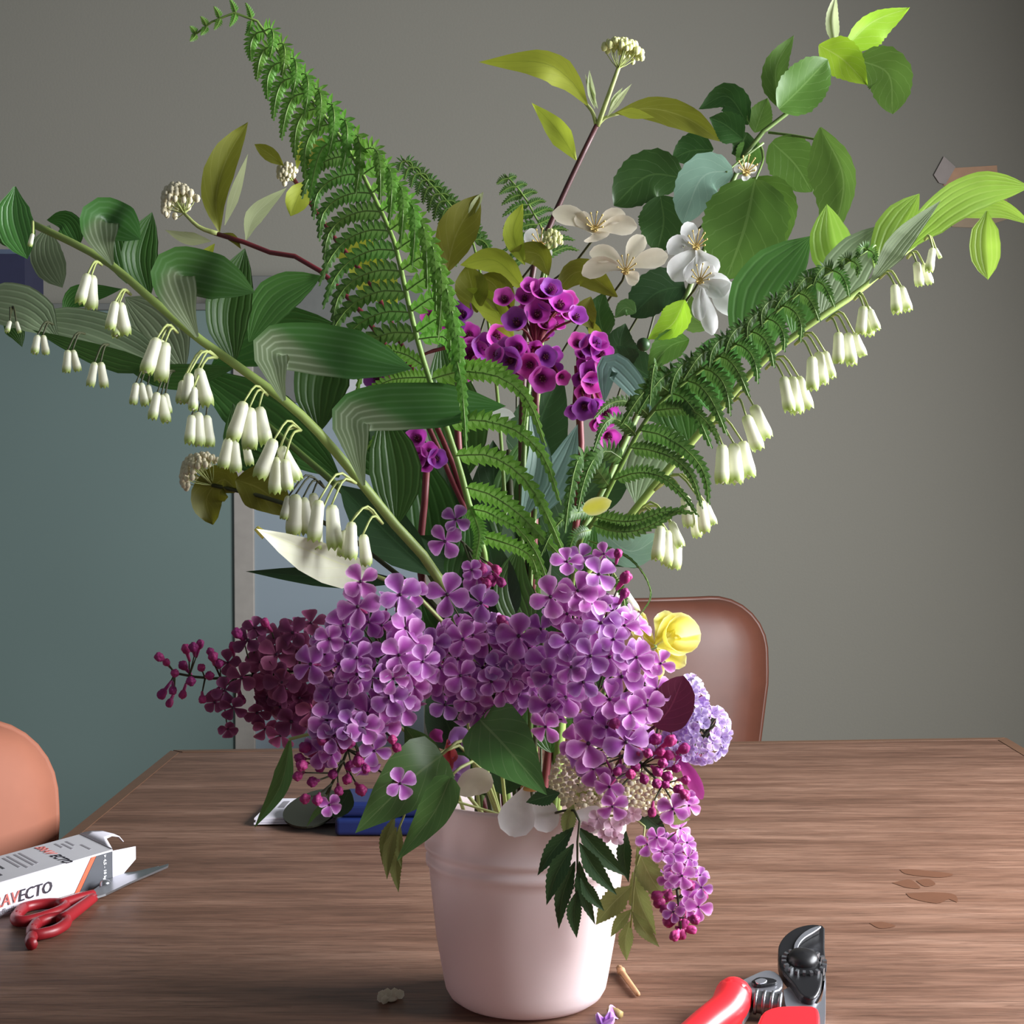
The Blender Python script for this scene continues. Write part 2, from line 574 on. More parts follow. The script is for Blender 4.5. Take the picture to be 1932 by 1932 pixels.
# teal glass screen against the wall
def glassmat(name, c, rough, mixv):
    m, nt, out = nodes(name)
    tc = N(nt, 'ShaderNodeTexCoord')
    nz = N(nt, 'ShaderNodeTexNoise')
    nz.inputs['Scale'].default_value = 2.2
    nt.links.new(tc.outputs['Object'], nz.inputs['Vector'])
    col = mixc(nt, nz.outputs[0], tuple(k * .9 for k in c), tuple(k * 1.1 for k in c))
    b = prin(nt, col, rough, 0, .5)
    b.inputs['Transmission Weight'].default_value = mixv
    nt.links.new(b.outputs[0], out.inputs[0])
    return m
M['teal_glass'] = glassmat('teal_glass', lin(108, 126, 122), .3, .0)
M['blue_reflection'] = glassmat('pale_blue_reflection', lin(136, 148, 156), .3, .0)
M['strip'] = plain('pale_reflection', lin(150, 145, 138), .6)
M['rail'] = plain('grey_rail', lin(104, 106, 102), .6)
GY = 2.66
sc_ = thing('glass_screen', 'tall teal glass screen with modelled pale reflection standing against the grey wall', 'screen', (V(300, 1400, GY).x, GY, 0))
def panel(name, x1, x2, y1, y2, Y, th, mat, parent, zlow=None):
    a, b = V(x1, y1, Y), V(x2, y2, Y)
    z0 = b.z if zlow is None else zlow
    return boxobj(name, ((a.x + b.x) / 2, Y + th / 2, (a.z + z0) / 2), abs(b.x - a.x), th, a.z - z0, mat, parent, .002)
panel('teal_pane', -420, 446, 585, 1500, GY, .012, 'teal_glass', sc_, .0)
panel('reflection_strip', 438, 482, 560, 1500, GY - .006, .024, 'strip', sc_, .0)  # reflection of a white frame in the glass, modelled as a solid strip
panel('reflection_pane', 474, 800, 760, 1500, GY, .012, 'blue_reflection', sc_, .0)  # pale blue reflection put into the colour of this pane
panel('upper_pane', 474, 800, 520, 760, GY, .012, 'rail', sc_)
panel('top_rail', -420, 438, 572, 585, GY - .004, .02, 'rail', sc_)
pp = MB()
a, b = V(640, 680, GY - .004), V(760, 800, GY - .004)
pp.box(((a.x + b.x) / 2, GY - .006, (a.z + b.z) / 2), b.x - a.x, .002, a.z - b.z)
tag(put('paper_sheet', pp.mesh('paper_sheet', False), None, plain('grey_paper', lin(178, 178, 182), .7)), 'pale grey paper sheet fixed on the glass screen behind the leaves', 'paper')
a, b = V(-40, 470, 2.5), V(36, 545, 2.5)
# dark blue box standing on a shelf at the wall
sh = MB()
sh.box((V(-60, 560, 2.58).x, 2.66, V(0, 552, 2.5).z - .01), .22, .17, .02)
tag(put('wall_shelf', sh.mesh('wall_shelf', False), None, 'rail'), 'small grey wall shelf behind the solomon seal leaves', 'shelf')
mb = MB()
zb = V(0, 552, 2.5).z
mb.box(((a.x + b.x) / 2, 2.58, zb + .032), b.x - a.x, .1, .064)
mb.box(((a.x + b.x) / 2 - .004, 2.58, zb + .068), (b.x - a.x) * .9, .09, .008, 1)
o = put('storage_box', mb.mesh('storage_box', False), None, None, None, [plain('navy_card', lin(38, 40, 66), .6), plain('blue_lid', lin(80, 92, 112), .6)])
tag(o, 'dark navy box with blue lid on the small wall shelf', 'box')
# tape scraps on the wall
for nm, pts, c, lab in (
    ('masking_tape', [(1782, 318), (1881, 312), (1883, 340), (1800, 352), (1780, 350)], (188, 148, 118), 'tan strip of masking tape stuck on the grey wall'),
    ('paper_scrap', [(1762, 330), (1781, 295), (1803, 315), (1784, 348), (1772, 345)], (160, 150, 145), 'torn whitish paper scrap at the end of the tan tape'),
    ('cardboard_scrap', [(1780, 372), (1900, 372), (1905, 412), (1850, 430), (1796, 428)], (168, 148, 122), 'beige card scrap on the wall behind the arching leaf tips')):
    Yw = WY - (.002 if nm != 'paper_scrap' else .0045)
    mb = MB()
    mb.prism([V(x, y, Yw) for x, y in pts], (0, .002 if nm != 'paper_scrap' else .0015, 0))
    tag(put(nm, mb.mesh(nm, False), None, plain(nm, lin(*c), .7)), lab, 'tape' if nm == 'masking_tape' else 'scrap')

# ------------------------------------------------------------------ TABLE
def woodmat():
    m, nt, out = nodes('worn_walnut_veneer')
    tc = N(nt, 'ShaderNodeTexCoord')
    mp = N(nt, 'ShaderNodeMapping')
    mp.inputs['Scale'].default_value = (2.6, 24, 20)
    nt.links.new(tc.outputs['Object'], mp.inputs[0])
    n1 = N(nt, 'ShaderNodeTexNoise')
    n1.inputs['Scale'].default_value = 1.6
    n1.inputs['Detail'].default_value = 8
    n1.inputs['Roughness'].default_value = .65
    nt.links.new(mp.outputs[0], n1.inputs['Vector'])
    mp2 = N(nt, 'ShaderNodeMapping')
    mp2.inputs['Scale'].default_value = (11, 150, 60)
    nt.links.new(tc.outputs['Object'], mp2.inputs[0])
    n2 = N(nt, 'ShaderNodeTexNoise')
    n2.inputs['Scale'].default_value = 1.5
    n2.inputs['Detail'].default_value = 4
    nt.links.new(mp2.outputs[0], n2.inputs['Vector'])
    mp4 = N(nt, 'ShaderNodeMapping')
    mp4.inputs['Scale'].default_value = (26, 520, 60)
    nt.links.new(tc.outputs['Object'], mp4.inputs[0])
    n4 = N(nt, 'ShaderNodeTexNoise')
    n4.inputs['Scale'].default_value = 1.0
    n4.inputs['Detail'].default_value = 6
    n4.inputs['Roughness'].default_value = .7
    nt.links.new(mp4.outputs[0], n4.inputs['Vector'])
    n3 = N(nt, 'ShaderNodeTexNoise')
    n3.inputs['Scale'].default_value = 3.5
    nt.links.new(tc.outputs['Object'], n3.inputs['Vector'])
    c = ramp(nt, n1.outputs[0], [(.28, lin(62, 42, 31)), (.42, lin(98, 70, 56)), (.58, lin(122, 92, 76)), (.75, lin(148, 118, 101))])
    c = mixc(nt, mth(nt, 'MULTIPLY', mth(nt, 'GREATER_THAN', n2.outputs[0], .60), .5), c, lin(78, 50, 38))
    c = mixc(nt, mth(nt, 'MULTIPLY', n3.outputs[0], .35), c, lin(120, 82, 60))
    fine = ramp(nt, n4.outputs[0], [(.32, (.42, .40, .38)), (.5, (.92, .92, .92)), (.7, (1.22, 1.22, 1.22))])
    mm = N(nt, 'ShaderNodeMix', data_type='RGBA', blend_type='MULTIPLY')
    mm.inputs[0].default_value = .85
    nt.links.new(c, mm.inputs[6])
    nt.links.new(fine, mm.inputs[7])
    c = mm.outputs[2]
    b = prin(nt, c, .5, 0, .4)
    rr = mth(nt, 'MULTIPLY_ADD', n1.outputs[0], .3, .36)
    nt.links.new(rr, b.inputs['Roughness'])
    bp = N(nt, 'ShaderNodeBump')
    bp.inputs['Strength'].default_value = .15
    bp.inputs['Distance'].default_value = .001
    nt.links.new(n2.outputs[0], bp.inputs['Height'])
    nt.links.new(bp.outputs[0], b.inputs['Normal'])
    nt.links.new(b.outputs[0], out.inputs[0])
    return m
M['wood'] = woodmat()
M['wood_edge'] = plain('walnut_edge_band', lin(98, 70, 52), .45, scale=90)
M['wood_leg'] = plain('walnut_leg', lin(92, 64, 46), .5, scale=40)
M['stain'] = plain('water_stain', lin(96, 62, 44), .4)
cl, cr = T(318, 1415), T(1902, 1391)
# near corners from the edge directions
dl = (T(160, 1536) - cl).normalized()
dr = (T(1932, 1417) - cr).normalized()
nl, nr_ = cl + dl * 1.35, cr + dr * 1.6
nl.y = nr_.y = .42
nl.x = cl.x + dl.x / dl.y * (.42 - cl.y) * .62
nr_.x = cr.x - .02
table = thing('dining_table', 'brown worn wooden dining table under the bucket of flowers', 'table', (0, 1.2, 0))
ring = [nl, nr_, cr, cl]
mb = MB()
inset = []
cen = sum((Vector(p) for p in ring), Vector()) / 4
mb.prism([Vector((p.x, p.y, TZ - .026)) for p in ring], (0, 0, .026))
to = put('table_top', mb.mesh('table_top', False), table, 'wood')
bm_ = to.modifiers.new('bevel', 'BEVEL')
bm_.width = .006
bm_.segments = 3
# edge band strips lying flush round the top
def strip(p, q, wd):
    d = (q - p).normalized()
    s_ = Vector((-d.y, d.x, 0))
    if (cen - p).dot(s_) < 0:
        s_ = -s_
    mb = MB()
    off = s_ * .004
    mb.prism([Vector((k.x, k.y, TZ - .001)) for k in (p + off + d * .006, q + off - d * .006, q + off + s_ * wd - d * (.006 + wd), p + off + s_ * wd + d * (.006 + wd))], (0, 0, .0016))
    put('edge_band', mb.mesh('edge_band', False), table, 'wood_edge')
strip(cl, cr, .012)
strip(nl, cl, .012)
strip(cr, nr_, .014)
for (x, y) in ((cl.x + .06, cl.y - .06), (cr.x - .06, cr.y - .06), (nl.x + .07, nl.y + .06), (nr_.x - .06, nr_.y + .06)):
    mb = MB()
    mb.tube([Vector((x, y, 0)), Vector((x, y, TZ - .026))], .016, .026, n=4, sides=12)
    put('leg', mb.mesh('leg'), table, 'wood_leg')
for (p, q) in ((cl, cr), (nl, cl), (nr_, cr)):
    a_, b_ = p.lerp(cen, .12), q.lerp(cen, .12)
    mb = MB()
    d = (b_ - a_)
    mb.box(((a_.x + b_.x) / 2, (a_.y + b_.y) / 2, TZ - .061), d.length, .018, .07, R=Matrix.Rotation(math.atan2(d.y, d.x), 3, 'Z'))
    put('apron', mb.mesh('apron', False), table, 'wood_leg')
# water stains (marks with their own shape) as thin films on the wood
def blob(pts, name, mat, parent, z=.0003):
    P = [T(x, y) for x, y in pts]
    Q = crom(P + [P[0]], len(P) * 4)[:-1]
    mb = MB()
    mb.add([Vector((p.x, p.y, TZ + z)) for p in Q], [tuple(range(len(Q)))[::-1]])
    return put(name, mb.mesh(name, False), parent, mat)
for pts in ([(1697, 1641), (1725, 1641), (1790, 1648), (1797, 1652), (1770, 1656), (1712, 1650)],
            [(1683, 1666), (1715, 1660), (1732, 1670), (1735, 1677), (1710, 1675)], [(1728, 1662), (1752, 1659), (1765, 1669), (1745, 1673)],
            [(1709, 1686), (1760, 1684), (1800, 1688), (1806, 1703), (1790, 1697), (1768, 1705), (1722, 1696)],
            [(1640, 1742), (1665, 1740), (1690, 1748), (1660, 1752)]):
    blob(pts, 'stain', 'stain', table)

# ------------------------------------------------------------------ CHAIRS
M['leather'] = plain('brown_leather', lin(92, 52, 38), .5, noise=.15, scale=30)
M['tan'] = plain('tan_leather', lin(152, 94, 72), .75, noise=.08, scale=40)
M['chair_leg'] = plain('chair_wood', lin(120, 90, 58), .5)
def chair(name, label, loc, rz, wd, top, mat, taper):
    R = Matrix.Translation(Vector(loc)) @ Matrix.Rotation(rz, 4, 'Z')
    t = thing(name, label, 'chair', loc)
    # backrest: rounded padded shell, tapering downwards, slightly curved
    bmx = bmesh.new()
    n, mrows = 16, 28
    low = .47
    grid = {}
    for side in (0, 1):
        for j in range(mrows + 1):
            v = 1 - (1 - j / mrows) ** 2
            z = low + (top - low) * v
            # rounded upper corners
            hw = wd / 2 * (taper + (1 - taper) * min(1, v / .72))
            rc = .075
            dz = top - z
            if dz < rc:
                hw = hw - rc + math.sqrt(max(0, rc * rc - (rc - dz) ** 2))
            for i in range(n + 1):
                u = -1 + 2 * i / n
                edge = max(abs(u), abs(2 * v - 1))
                th = .020 * math.sqrt(max(0, 1 - edge ** 6)) + .006
                y = (-.04 * (1 - u * u)) + (.06 * v) + (th if side else -th)
                grid[side, j, i] = bmx.verts.new((u * hw, y, z))
    for side in (0, 1):
        for j in range(mrows):
            for i in range(n):
                q = [grid[side, j, i], grid[side, j, i + 1], grid[side, j + 1, i + 1], grid[side, j + 1, i]]
                bmx.faces.new(q if side == 0 else q[::-1])
    edge = [(0, i) for i in range(n)] + [(j, n) for j in range(mrows)] + [(mrows, i) for i in range(n, 0, -1)] + [(j, 0) for j in range(mrows, 0, -1)]
    for k in range(len(edge)):
        a_, b_ = edge[k], edge[(k + 1) % len(edge)]
        try:
            bmx.faces.new([grid[0, a_[0], a_[1]], grid[1, a_[0], a_[1]], grid[1, b_[0], b_[1]], grid[0, b_[0], b_[1]]])
        except ValueError:
            pass
    bmesh.ops.remove_doubles(bmx, verts=bmx.verts, dist=1e-5)
    bmesh.ops.recalc_face_normals(bmx, faces=bmx.faces)
    me = bpy.data.meshes.new('backrest')
    bmx.to_mesh(me)
    bmx.free()
    me.polygons.foreach_set('use_smooth', [True] * len(me.polygons))
    put('backrest', me, t, mat, R)
    # piping seam along the outline
    mb = MB()
    pts = []
    for j in range(mrows + 1):
        v = 1 - (1 - j / mrows) ** 2
        z = low + (top - low) * v
        hw = wd / 2 * (taper + (1 - taper) * min(1, v / .72))
        dz = top - z
        if dz < .075:
            hw = hw - .075 + math.sqrt(max(0, .075 ** 2 - (.075 - dz) ** 2))
        pts.append(Vector((hw, .06 * v, z)))
    topx = pts[-1].x
    arc = [Vector((topx * k, .06 - .04 * (1 - k * k), top)) for k in (.8, .4, 0, -.4, -.8)]
    mb.tube(pts + arc + [Vector((-p.x, p.y, p.z)) for p in reversed(pts)], .0045, n=70, sides=6)
    put('piping', mb.mesh('piping'), t, mat, R)
    mb = MB()
    mb.box((0, -.24, .45), wd * .98, .44, .07)
    s_ = put('seat', mb.mesh('seat', False), t, mat, R)
    b2 = s_.modifiers.new('bevel', 'BEVEL')
    b2.width = .025
    b2.segments = 4
    for sx in (-1, 1):
        for yy, y2 in ((-.42, -.46), (-.06, .02)):
            mb = MB()
            mb.tube([Vector((sx * wd * .42, y2, 0)), Vector((sx * wd * .38, yy, .42))], .011, .016, n=3, sides=10)
            put('leg', mb.mesh('leg'), t, 'chair_leg', R)
    return t
pr = V(1455, 1137, 2.22)
chair('dining_chair', 'dark brown leather dining chair tucked at the far end of the table', (pr.x - .215, 2.22, 0), 0.0, .43, pr.z, 'leather', .80)
pl = V(70, 1400, 1.45)
chair('dining_chair', 'tan leather dining chair beside the opened white carton', (pl.x - .17, 1.42, 0), math.radians(28), .40, pl.z + .004, 'tan', .86)

# ------------------------------------------------------------------ BUCKET
def bucketmat():
    m, nt, out = nodes('milky_plastic')
    tc = N(nt, 'ShaderNodeTexCoord')
    nz = N(nt, 'ShaderNodeTexNoise')
    nz.inputs['Scale'].default_value = 20
    nt.links.new(tc.outputs['Object'], nz.inputs['Vector'])
    c = mixc(nt, nz.outputs[0], lin(246, 230, 230), lin(250, 238, 238))
    b = prin(nt, c, .32, 0, .4)
    finish(nt, out, b, c, .45)
    return m
M['bucket'] = bucketmat()
BX, BY = V(992, 1700, 1.0).x, 1.0
bk = thing('bucket', 'milky white plastic bucket holding the flowers', 'bucket', (BX, BY, TZ))
outer = [(0, .0015), (.040, .0012), (.0445, .002), (.0485, .005), (.051, .0095), (.0523, .016), (.0567, .0413), (.0610, .0825), (.0616, .0880), (.0634, .0892), (.0634, .0930), (.0621, .0944), (.0622, .0976), (.0641, .0988), (.0641, .1018), (.0629, .1034), (.0635, .110), (.0650, .128), (.0668, .1295), (.0668, .1325)]
inner = [(.0640, .1325), (.0620, .108), (.0600, .085), (.0550, .0413), (.0508, .017), (.0475, .008), (.040, .004), (0, .004)]
mb = MB()
mb.lathe(outer + inner, (BX, BY, TZ), n=64)
put('body', mb.mesh('body'), bk, 'bucket')
RIM = TZ + .1325
def mouth(dx=0, dy=0, z=.03):
    return Vector((BX + dx, BY + dy, TZ + z))

# ------------------------------------------------------------------ SOLOMON'S SEAL
def bellmesh():
    mb = MB()
    prof = [(.02, 0), (.10, .03), (.145, .12), (.155, .3), (.165, .5), (.185, .72), (.185, .84), (.16, .94)]
    n = 12
    vs_, fs, uv = [], [], []
    for j, (r, z) in enumerate(prof):
        for i in range(n):
            a = 2 * math.pi * i / n
            rr, zz = r * (1 + .05 * math.cos(6 * a)), z
            if j == len(prof) - 1:
                zz = z + (.06 if i % 2 == 0 else -.03)
                rr = r * (1.0 if i % 2 == 0 else .96)
            vs_.append(Vector((rr * math.cos(a), rr * math.sin(a), zz)))
            uv.append((i / n, z))
    for j in range(len(prof) - 1):
        for i in range(n):
            i2 = (i + 1) % n
            fs.append((j * n + i, j * n + i2, (j + 1) * n + i2, (j + 1) * n + i))
    mb.add(vs_, fs, uv)
    mb.ball((0, 0, .9), .075, 0, 6, 4)
    return mb.mesh('bell')
BELL = bellmesh()
BELL.materials.append(M['bell'])
def bells(parent, attach, lst, Y, mat='stem_pale', k=1.0):
    mb = MB()
    A = V(attach[0], attach[1], Y)
    tops = []
    for i, (x1, y1, x2, y2) in enumerate(lst):
        Yb = Y - .006 + .008 * ((i * 7) % 3 - 1) - .012
        p, q = V(x1, y1, Yb), V(x2, y2, Yb + random.uniform(-.006, .006))
        mid = (A + p) / 2 + Vector((0, 0, .35 * abs(p.x - A.x) + .004))
        mb.tube([A, mid, p], .0009, .0006, n=6, sides=5)
        tops.append((p, q))
    ped = put('pedicel', mb.mesh('pedicel'), parent, mat)
    for p, q in tops:
        L = (q - p).length * 1.03
        put('bell_flower', BELL, ped, None, orient(p, q - p, L * k, random.random() * 6))

def fan(parent, base, ridge, tip, hw, Y, under='sol_under', top='sol_top', w2=None):
    """leaf whose underside rises from the stem, bends over a ridge and shows its top face out to the tip"""
    pts = [base, ((base[0] * .45 + ridge[0] * .55) - 8, base[1] * .45 + ridge[1] * .55), ridge, ((ridge[0] + tip[0]) / 2, (ridge[1] * .55 + tip[1] * .45) - 8), tip]
    dY = [0, -.006, .0, .004, -.014]
    return leaf(parent, pts, hw, Y, 'sol_fold', prof='fold', dY=dY, n=24, m=6, roll=(8, 14), rib=.02)

sA = [(55, 420, .96), (140, 460, .955), (210, 500, .95), (280, 560, .945), (370, 635, .94), (440, 685, .94), (535, 755, .94), (600, 815, .945), (685, 915, .955), (745, 990, .965), (820, 1080, .98), (905, 1260, .995)]
SA = thing('solomons_seal_stem', 'arching stem of white bells with thick pale stalk rising from the pale yellow leaf', 'flower', mouth())
mb = MB()
mb.tube(PP(sA) + [mouth(-.012, .0, .03)], S(7, .95), S(12, .97), n=40, sides=9)
put('stem', mb.mesh('stem'), SA, 'sol_stem')
leaf(SA, [(28, 352), (28, 415), (52, 489)], 36, .94, 'sol_top', prof='fold', roll=(10, 24), rib=.02, m=5)
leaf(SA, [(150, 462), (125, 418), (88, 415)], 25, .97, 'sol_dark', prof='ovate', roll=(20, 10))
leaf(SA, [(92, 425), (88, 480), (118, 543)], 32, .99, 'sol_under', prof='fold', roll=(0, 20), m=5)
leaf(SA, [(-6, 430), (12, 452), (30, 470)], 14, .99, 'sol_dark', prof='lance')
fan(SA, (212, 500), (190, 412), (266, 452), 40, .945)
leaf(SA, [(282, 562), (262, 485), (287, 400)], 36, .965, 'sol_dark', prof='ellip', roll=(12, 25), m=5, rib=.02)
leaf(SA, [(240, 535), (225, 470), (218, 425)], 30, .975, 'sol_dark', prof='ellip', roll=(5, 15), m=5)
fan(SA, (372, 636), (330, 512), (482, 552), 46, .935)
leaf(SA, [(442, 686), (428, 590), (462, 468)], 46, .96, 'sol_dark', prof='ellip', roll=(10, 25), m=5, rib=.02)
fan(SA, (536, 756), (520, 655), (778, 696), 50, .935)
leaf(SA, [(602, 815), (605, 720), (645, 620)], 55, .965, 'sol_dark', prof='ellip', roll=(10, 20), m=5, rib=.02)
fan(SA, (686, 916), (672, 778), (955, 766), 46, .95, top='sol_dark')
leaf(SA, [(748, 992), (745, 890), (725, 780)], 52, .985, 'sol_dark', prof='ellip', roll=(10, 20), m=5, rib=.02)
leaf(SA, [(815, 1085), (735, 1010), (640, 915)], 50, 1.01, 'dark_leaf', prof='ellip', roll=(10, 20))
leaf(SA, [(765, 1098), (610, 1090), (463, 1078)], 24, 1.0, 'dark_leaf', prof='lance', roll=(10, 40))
for at, l in (
    ((192, 500), [(166, 516, 150, 573), (173, 518, 172, 584)]),
    ((247, 556), [(218, 568, 207, 622), (226, 570, 237, 632), (216, 588, 219, 635)]),
    ((335, 628), [(297, 637, 275, 704), (312, 645, 303, 720), (304, 640, 290, 700)]),
    ((410, 675), [(357, 703, 353, 762), (374, 694, 393, 767), (345, 718, 339, 760), (366, 730, 364, 774)]),
    ((505, 746), [(461, 757, 438, 830), (471, 768, 471, 848), (489, 767, 503, 840)]),
    ((568, 812), [(518, 828, 488, 902), (529, 842, 561, 908), (522, 862, 518, 930), (537, 866, 543, 925)]),
    ((672, 912), [(602, 943, 592, 1020), (626, 952, 632, 1036), (600, 980, 598, 1036)]),
    ((722, 988), [(663, 984, 662, 1055), (685, 1008, 692, 1066), (652, 1000, 644, 1050)]),
    ((62, 440), [(62, 440, 56, 465)])):
    bells(SA, at, l, .935)

# second stem behind at the left
SB = thing('solomons_seal_stem', 'shaded stem of small cream bells arching behind the pale stalked bells', 'flower', mouth())
sB = [(-40, 560, 1.16), (60, 600, 1.15), (180, 640, 1.14), (330, 690, 1.13), (450, 760, 1.11), (560, 850, 1.09), (700, 980, 1.06), (860, 1180, 1.03)]
mb = MB()
mb.tube(PP(sB) + [mouth(-.02, .02, .03)], S(5, 1.1), S(9, 1.0), n=30, sides=8)
put('stem', mb.mesh('stem'), SB, 'stem_green')
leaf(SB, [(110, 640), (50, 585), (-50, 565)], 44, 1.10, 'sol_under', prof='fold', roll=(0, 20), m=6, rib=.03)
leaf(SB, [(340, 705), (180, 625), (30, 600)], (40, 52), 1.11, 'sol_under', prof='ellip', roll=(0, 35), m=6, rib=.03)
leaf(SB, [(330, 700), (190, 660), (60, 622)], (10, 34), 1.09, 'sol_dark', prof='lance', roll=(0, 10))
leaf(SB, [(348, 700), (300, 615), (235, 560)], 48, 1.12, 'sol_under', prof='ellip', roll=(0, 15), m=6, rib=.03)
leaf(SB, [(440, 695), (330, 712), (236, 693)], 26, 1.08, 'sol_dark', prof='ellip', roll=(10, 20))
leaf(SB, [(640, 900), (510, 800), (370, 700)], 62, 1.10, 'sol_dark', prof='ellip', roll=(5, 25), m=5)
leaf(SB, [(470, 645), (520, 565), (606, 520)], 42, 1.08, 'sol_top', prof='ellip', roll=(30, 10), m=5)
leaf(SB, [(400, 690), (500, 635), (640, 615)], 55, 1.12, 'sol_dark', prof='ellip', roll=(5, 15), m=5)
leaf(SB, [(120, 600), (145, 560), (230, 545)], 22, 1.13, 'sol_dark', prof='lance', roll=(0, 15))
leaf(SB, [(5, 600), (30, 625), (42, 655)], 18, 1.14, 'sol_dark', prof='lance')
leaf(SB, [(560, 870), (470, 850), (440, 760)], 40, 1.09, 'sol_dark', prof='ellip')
for at, l in (
    ((20, 592), [(19, 606, 13, 626), (31, 606, 37, 628)]), ((100, 612), [(71, 632, 65, 667), (81, 632, 87, 669)]),
    ((160, 630), [(128, 660, 125, 703), (137, 660, 147, 700)]), ((205, 650), [(179, 683, 170, 729), (190, 683, 197, 731)]),
    ((290, 690), [(257, 722, 251, 763), (266, 722, 274, 766), (279, 726, 285, 760)]), ((330, 700), [(297, 740, 287, 791), (304, 745, 314, 797), (312, 742, 318, 780)]),
    ((400, 745), [(362, 783, 357, 837), (373, 777, 375, 842), (389, 783, 395, 843)]), ((465, 800), [(432, 826, 420, 883), (441, 830, 445, 891), (462, 830, 472, 878)]),
    ((612, 920), [(558, 932, 553, 1009), (572, 938, 581, 1008), (590, 930, 600, 990), (545, 935, 535, 980)])):
    bells(SB, at, l, 1.08, 'stem_dark')

# right-hand stem
SR = thing('solomons_seal_stem', 'long stem of white bells leaning out below the fern towards the taped wall', 'flower', mouth())
sR = [(1770, 425, .98), (1690, 490, .97), (1620, 550, .965), (1545, 600, .96), (1490, 640, .96), (1430, 690, .96), (1350, 780, .965), (1300, 840, .97), (1220, 935, .975), (1150, 1030, .985), (1075, 1180, .995)]
mb = MB()
mb.tube(PP(sR) + [mouth(.015, 0, .03)], S(5, .97), S(11, .97), n=36, sides=9)
put('stem', mb.mesh('stem'), SR, 'sol_stem')
leaf(SR, [(1700, 480), (1770, 400), (1850, 355), (1945, 352)], (40, 34), .97, 'sol_backlit', prof='fold', roll=(0, 20), m=5, rib=.02, n=18)
leaf(SR, [(1800, 408), (1880, 392), (1950, 425)], 20, .985, 'sol_backlit', prof='lance', roll=(5, 25), m=5)
leaf(SR, [(1862, 398), (1858, 455), (1864, 528)], 30, .98, 'sol_backlit', prof='fold', roll=(20, 20), m=5, rib=.03)
leaf(SR, [(1655, 525), (1690, 440), (1735, 365)], (30, 46), .985, 'sol_backlit', prof='ellip', roll=(10, 25), m=5, rib=.02)
leaf(SR, [(1640, 535), (1700, 450), (1775, 378)], 26, .955, 'sol_under', prof='lance', roll=(0, 45), m=5, rib=.02)
leaf(SR, [(1620, 552), (1570, 470), (1560, 385)], 44, 1.0, 'sol_backlit', prof='ellip', roll=(10, 20), m=5, rib=.02)
leaf(SR, [(1548, 605), (1595, 510), (1662, 425)], 46, .985, 'sol_under', prof='ellip', roll=(0, 15), m=5, rib=.03)
leaf(SR, [(1425, 700), (1440, 560), (1530, 445)], (60, 66), 1.005, 'sol_top', prof='ellip', roll=(5, 12), m=6, rib=.02)
leaf(SR, [(1500, 640), (1520, 560), (1570, 500)], 40, .99, 'sol_top', prof='ellip', roll=(5, 12), m=5, rib=.02)
leaf(SR, [(1352, 785), (1345, 700), (1400, 630)], 50, .985, 'sol_top', prof='ellip', roll=(5, 12), m=6, rib=.03)
leaf(SR, [(1300, 842), (1280, 760), (1300, 700)], 46, 1.0, 'sol_dark', prof='ellip', roll=(5, 12), m=5, rib=.03)
leaf(SR, [(1200, 950), (1225, 870), (1280, 815)], 52, .985, 'sol_under', prof='ellip', roll=(0, 12), m=6, rib=.04)
for at, l in (
    ((1745, 452), [(1760, 468, 1753, 510), (1765, 468, 1774, 486)]), ((1712, 487), [(1729, 494, 1735, 537), (1743, 498, 1754, 533)]),
    ((1660, 525), [(1688, 537, 1692, 588), (1700, 540, 1713, 584)]), ((1612, 565), [(1629, 577, 1624, 628), (1640, 583, 1654, 621), (1636, 578, 1640, 630)]),
    ((1560, 605), [(1582, 626, 1582, 683), (1599, 628, 1607, 685), (1611, 628, 1628, 670)]), ((1500, 650), [(1532, 672, 1533, 733), (1544, 663, 1552, 723), (1556, 663, 1569, 711)]),
    ((1445, 696), [(1478, 710, 1490, 773), (1493, 710, 1504, 777), (1506, 710, 1525, 768)]), ((1385, 756), [(1407, 783, 1430, 845), (1421, 764, 1446, 824)]),
    ((1330, 816), [(1363, 838, 1362, 909), (1384, 836, 1389, 908), (1400, 832, 1414, 897)]),
    ((1235, 925), [(1293, 935, 1300, 990), (1332, 950, 1347, 988), (1306, 963, 1316, 1010), (1322, 945, 1330, 1000)]),
    ((1190, 985), [(1247, 992, 1240, 1054), (1266, 984, 1284, 1030), (1278, 1005, 1272, 1070), (1258, 1000, 1258, 1062)]),
    ((1110, 1090), [(1161, 1108, 1158, 1176), (1176, 1112, 1200, 1152), (1128, 1155, 1148, 1192)])):
    bells(SR, at, l, .955, k=1.05)

